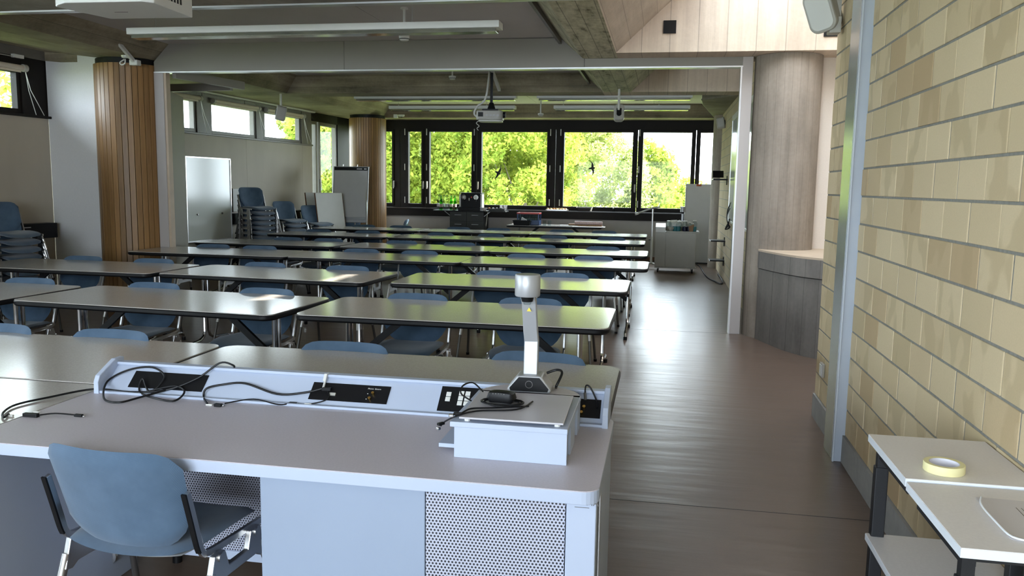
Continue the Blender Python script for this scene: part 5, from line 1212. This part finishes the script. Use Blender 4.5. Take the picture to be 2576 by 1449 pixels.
o = thing('plastic_wrap', 'crumpled clear packaging heap on the trolley', 'packaging', (aty(1697, 575, 15.42).x, 15.45, TT))
def wrapf(u, v):
    a, b = squ(u, v, .6); return Vector((a*.16, b*.10, .09+.05*math.sin(5*a+2)*math.cos(4*b)))
MB().pad(wrapf, 10, 8, .14).build('film', 'plastic', o)
dc2 = thing('document_camera', 'grey document camera on the trolley in front of the tall cabinet', 'camera', (aty(1716, 560, 15.5).x, 15.5, TT))
MB().box(-.06, -.06, 0, .06, .06, .08).build('base', 'black', dc2, bevel=.01); MB().box(-.018, -.012, .08, .018, .012, .37).build('neck', 'silver', dc2); MB().cone((0, -.03, .34), (0, -.03, .44), .045, .045, 18).build('drum_head', 'silver', dc2, smooth=True); MB().cone((0, -.03, .31), (0, -.03, .34), .02, .03, 12).build('lens', 'black', dc2)
# tall cabinet
tcab = thing('tall_cabinet', 'tall plain white cabinet in front of the far concrete column', 'cabinet', (.70, 17.28, 0))
MB().box(-.25, -.12, .02, .26, .2, 1.635).build('carcass', 'plasticgrey', tcab, bevel=.003); MB().box(-.225, -.135, .03, .26, -.12, 1.63).build('door', plain('cabinet_door', (.50, .50, .48), .4, var=.02), tcab, bevel=.002)
MB().box(-.04, -.139, 1.59, .06, -.135, 1.635).build('red_label', 'redorange', tcab); MB().box(-.25, -.14, 1.57, -.22, -.12, 1.585).build('hinge', 'plastic', tcab); MB().box(-.24, -.1, 0, .25, .19, .02).build('plinth', 'black', tcab)
# large whiteboard and fixings on far right wall
bw = thing('whiteboard', 'large wall whiteboard on the far right wall behind the jamb', 'whiteboard')
MB().box(1.045, 9.6, 1.05, 1.058, 13.6, 2.62).build('panel', 'whiteboard', bw); MB().box(1.03, 9.6, 1.02, 1.06, 13.6, 1.05).build('pen_tray', 'plastic', bw)
MB().box(1.035, 9.58, 2.62, 1.06, 13.62, 2.70).build('top_rail', 'plastic', bw); MB().box(1.04, 13.6, 1.05, 1.06, 13.63, 2.62).build('end_rail', 'alu', bw)
def rack(px, py, Y, label, flap=False):
    p = aty(px, py, Y); t = thing('wall_bracket', label, 'bracket', (1.06, Y, p.z))
    MB().box(-.24, -.16, -.012, 0, .16, .012).build('shelf', 'black', t, bevel=.003); MB().box(-.012, -.05, -.09, 0, .05, .06).build('wall_plate', 'black', t); MB().box(-.25, -.16, -.006, -.24, .16, .008).build('front_lip', 'alu', t)
    if flap: MB().box(-.24, -.02, .04, -.06, .0, .17, Matrix.Rotation(math.radians(-35), 4, 'X')).build('display', 'black', t)
rack(1830, 606, 14.3, 'black folding wall bracket, the upper one below the cable loop'); rack(1828, 655, 14.3, 'black folding wall bracket, the lower one near the floor'); rack(1830, 452, 14.4, 'small black device shelf on the wall beside the large whiteboard', True)
lp = thing('cable_loop', 'black cables looped on the far right wall', 'cable')
for i, off in enumerate((0, .03, -.03)):
    Y = 13.2+off*3
    q = [aty(1843, 508+i*8, Y), aty(1830, 530+i*5, Y), aty(1829, 555, Y), aty(1842, 572, Y), aty(1824, 577, Y), aty(1832, 560+i*4, Y), aty(1845, 550, Y)]
    MB().tube(smooth_path([(min(v.x, 1.05-.01*i), v.y, v.z) for v in q], 5), .007, 6).build('cable', 'black', lp, smooth=True)
fcab = [atz(1749, 657, .05), atz(1762, 672, .012), atz(1778, 696, .012), atz(1800, 708, .012), atz(1815, 714, .012), atz(1828, 706, .012), atz(1838, 690, .012)]
tag(MB().tube(smooth_path([(min(v.x, 1.03), v.y, .012) for v in fcab], 6), .011, 7).build('power_cable', 'black', smooth=True), 'thick black power cable lying on the floor behind the trolley', 'cable')
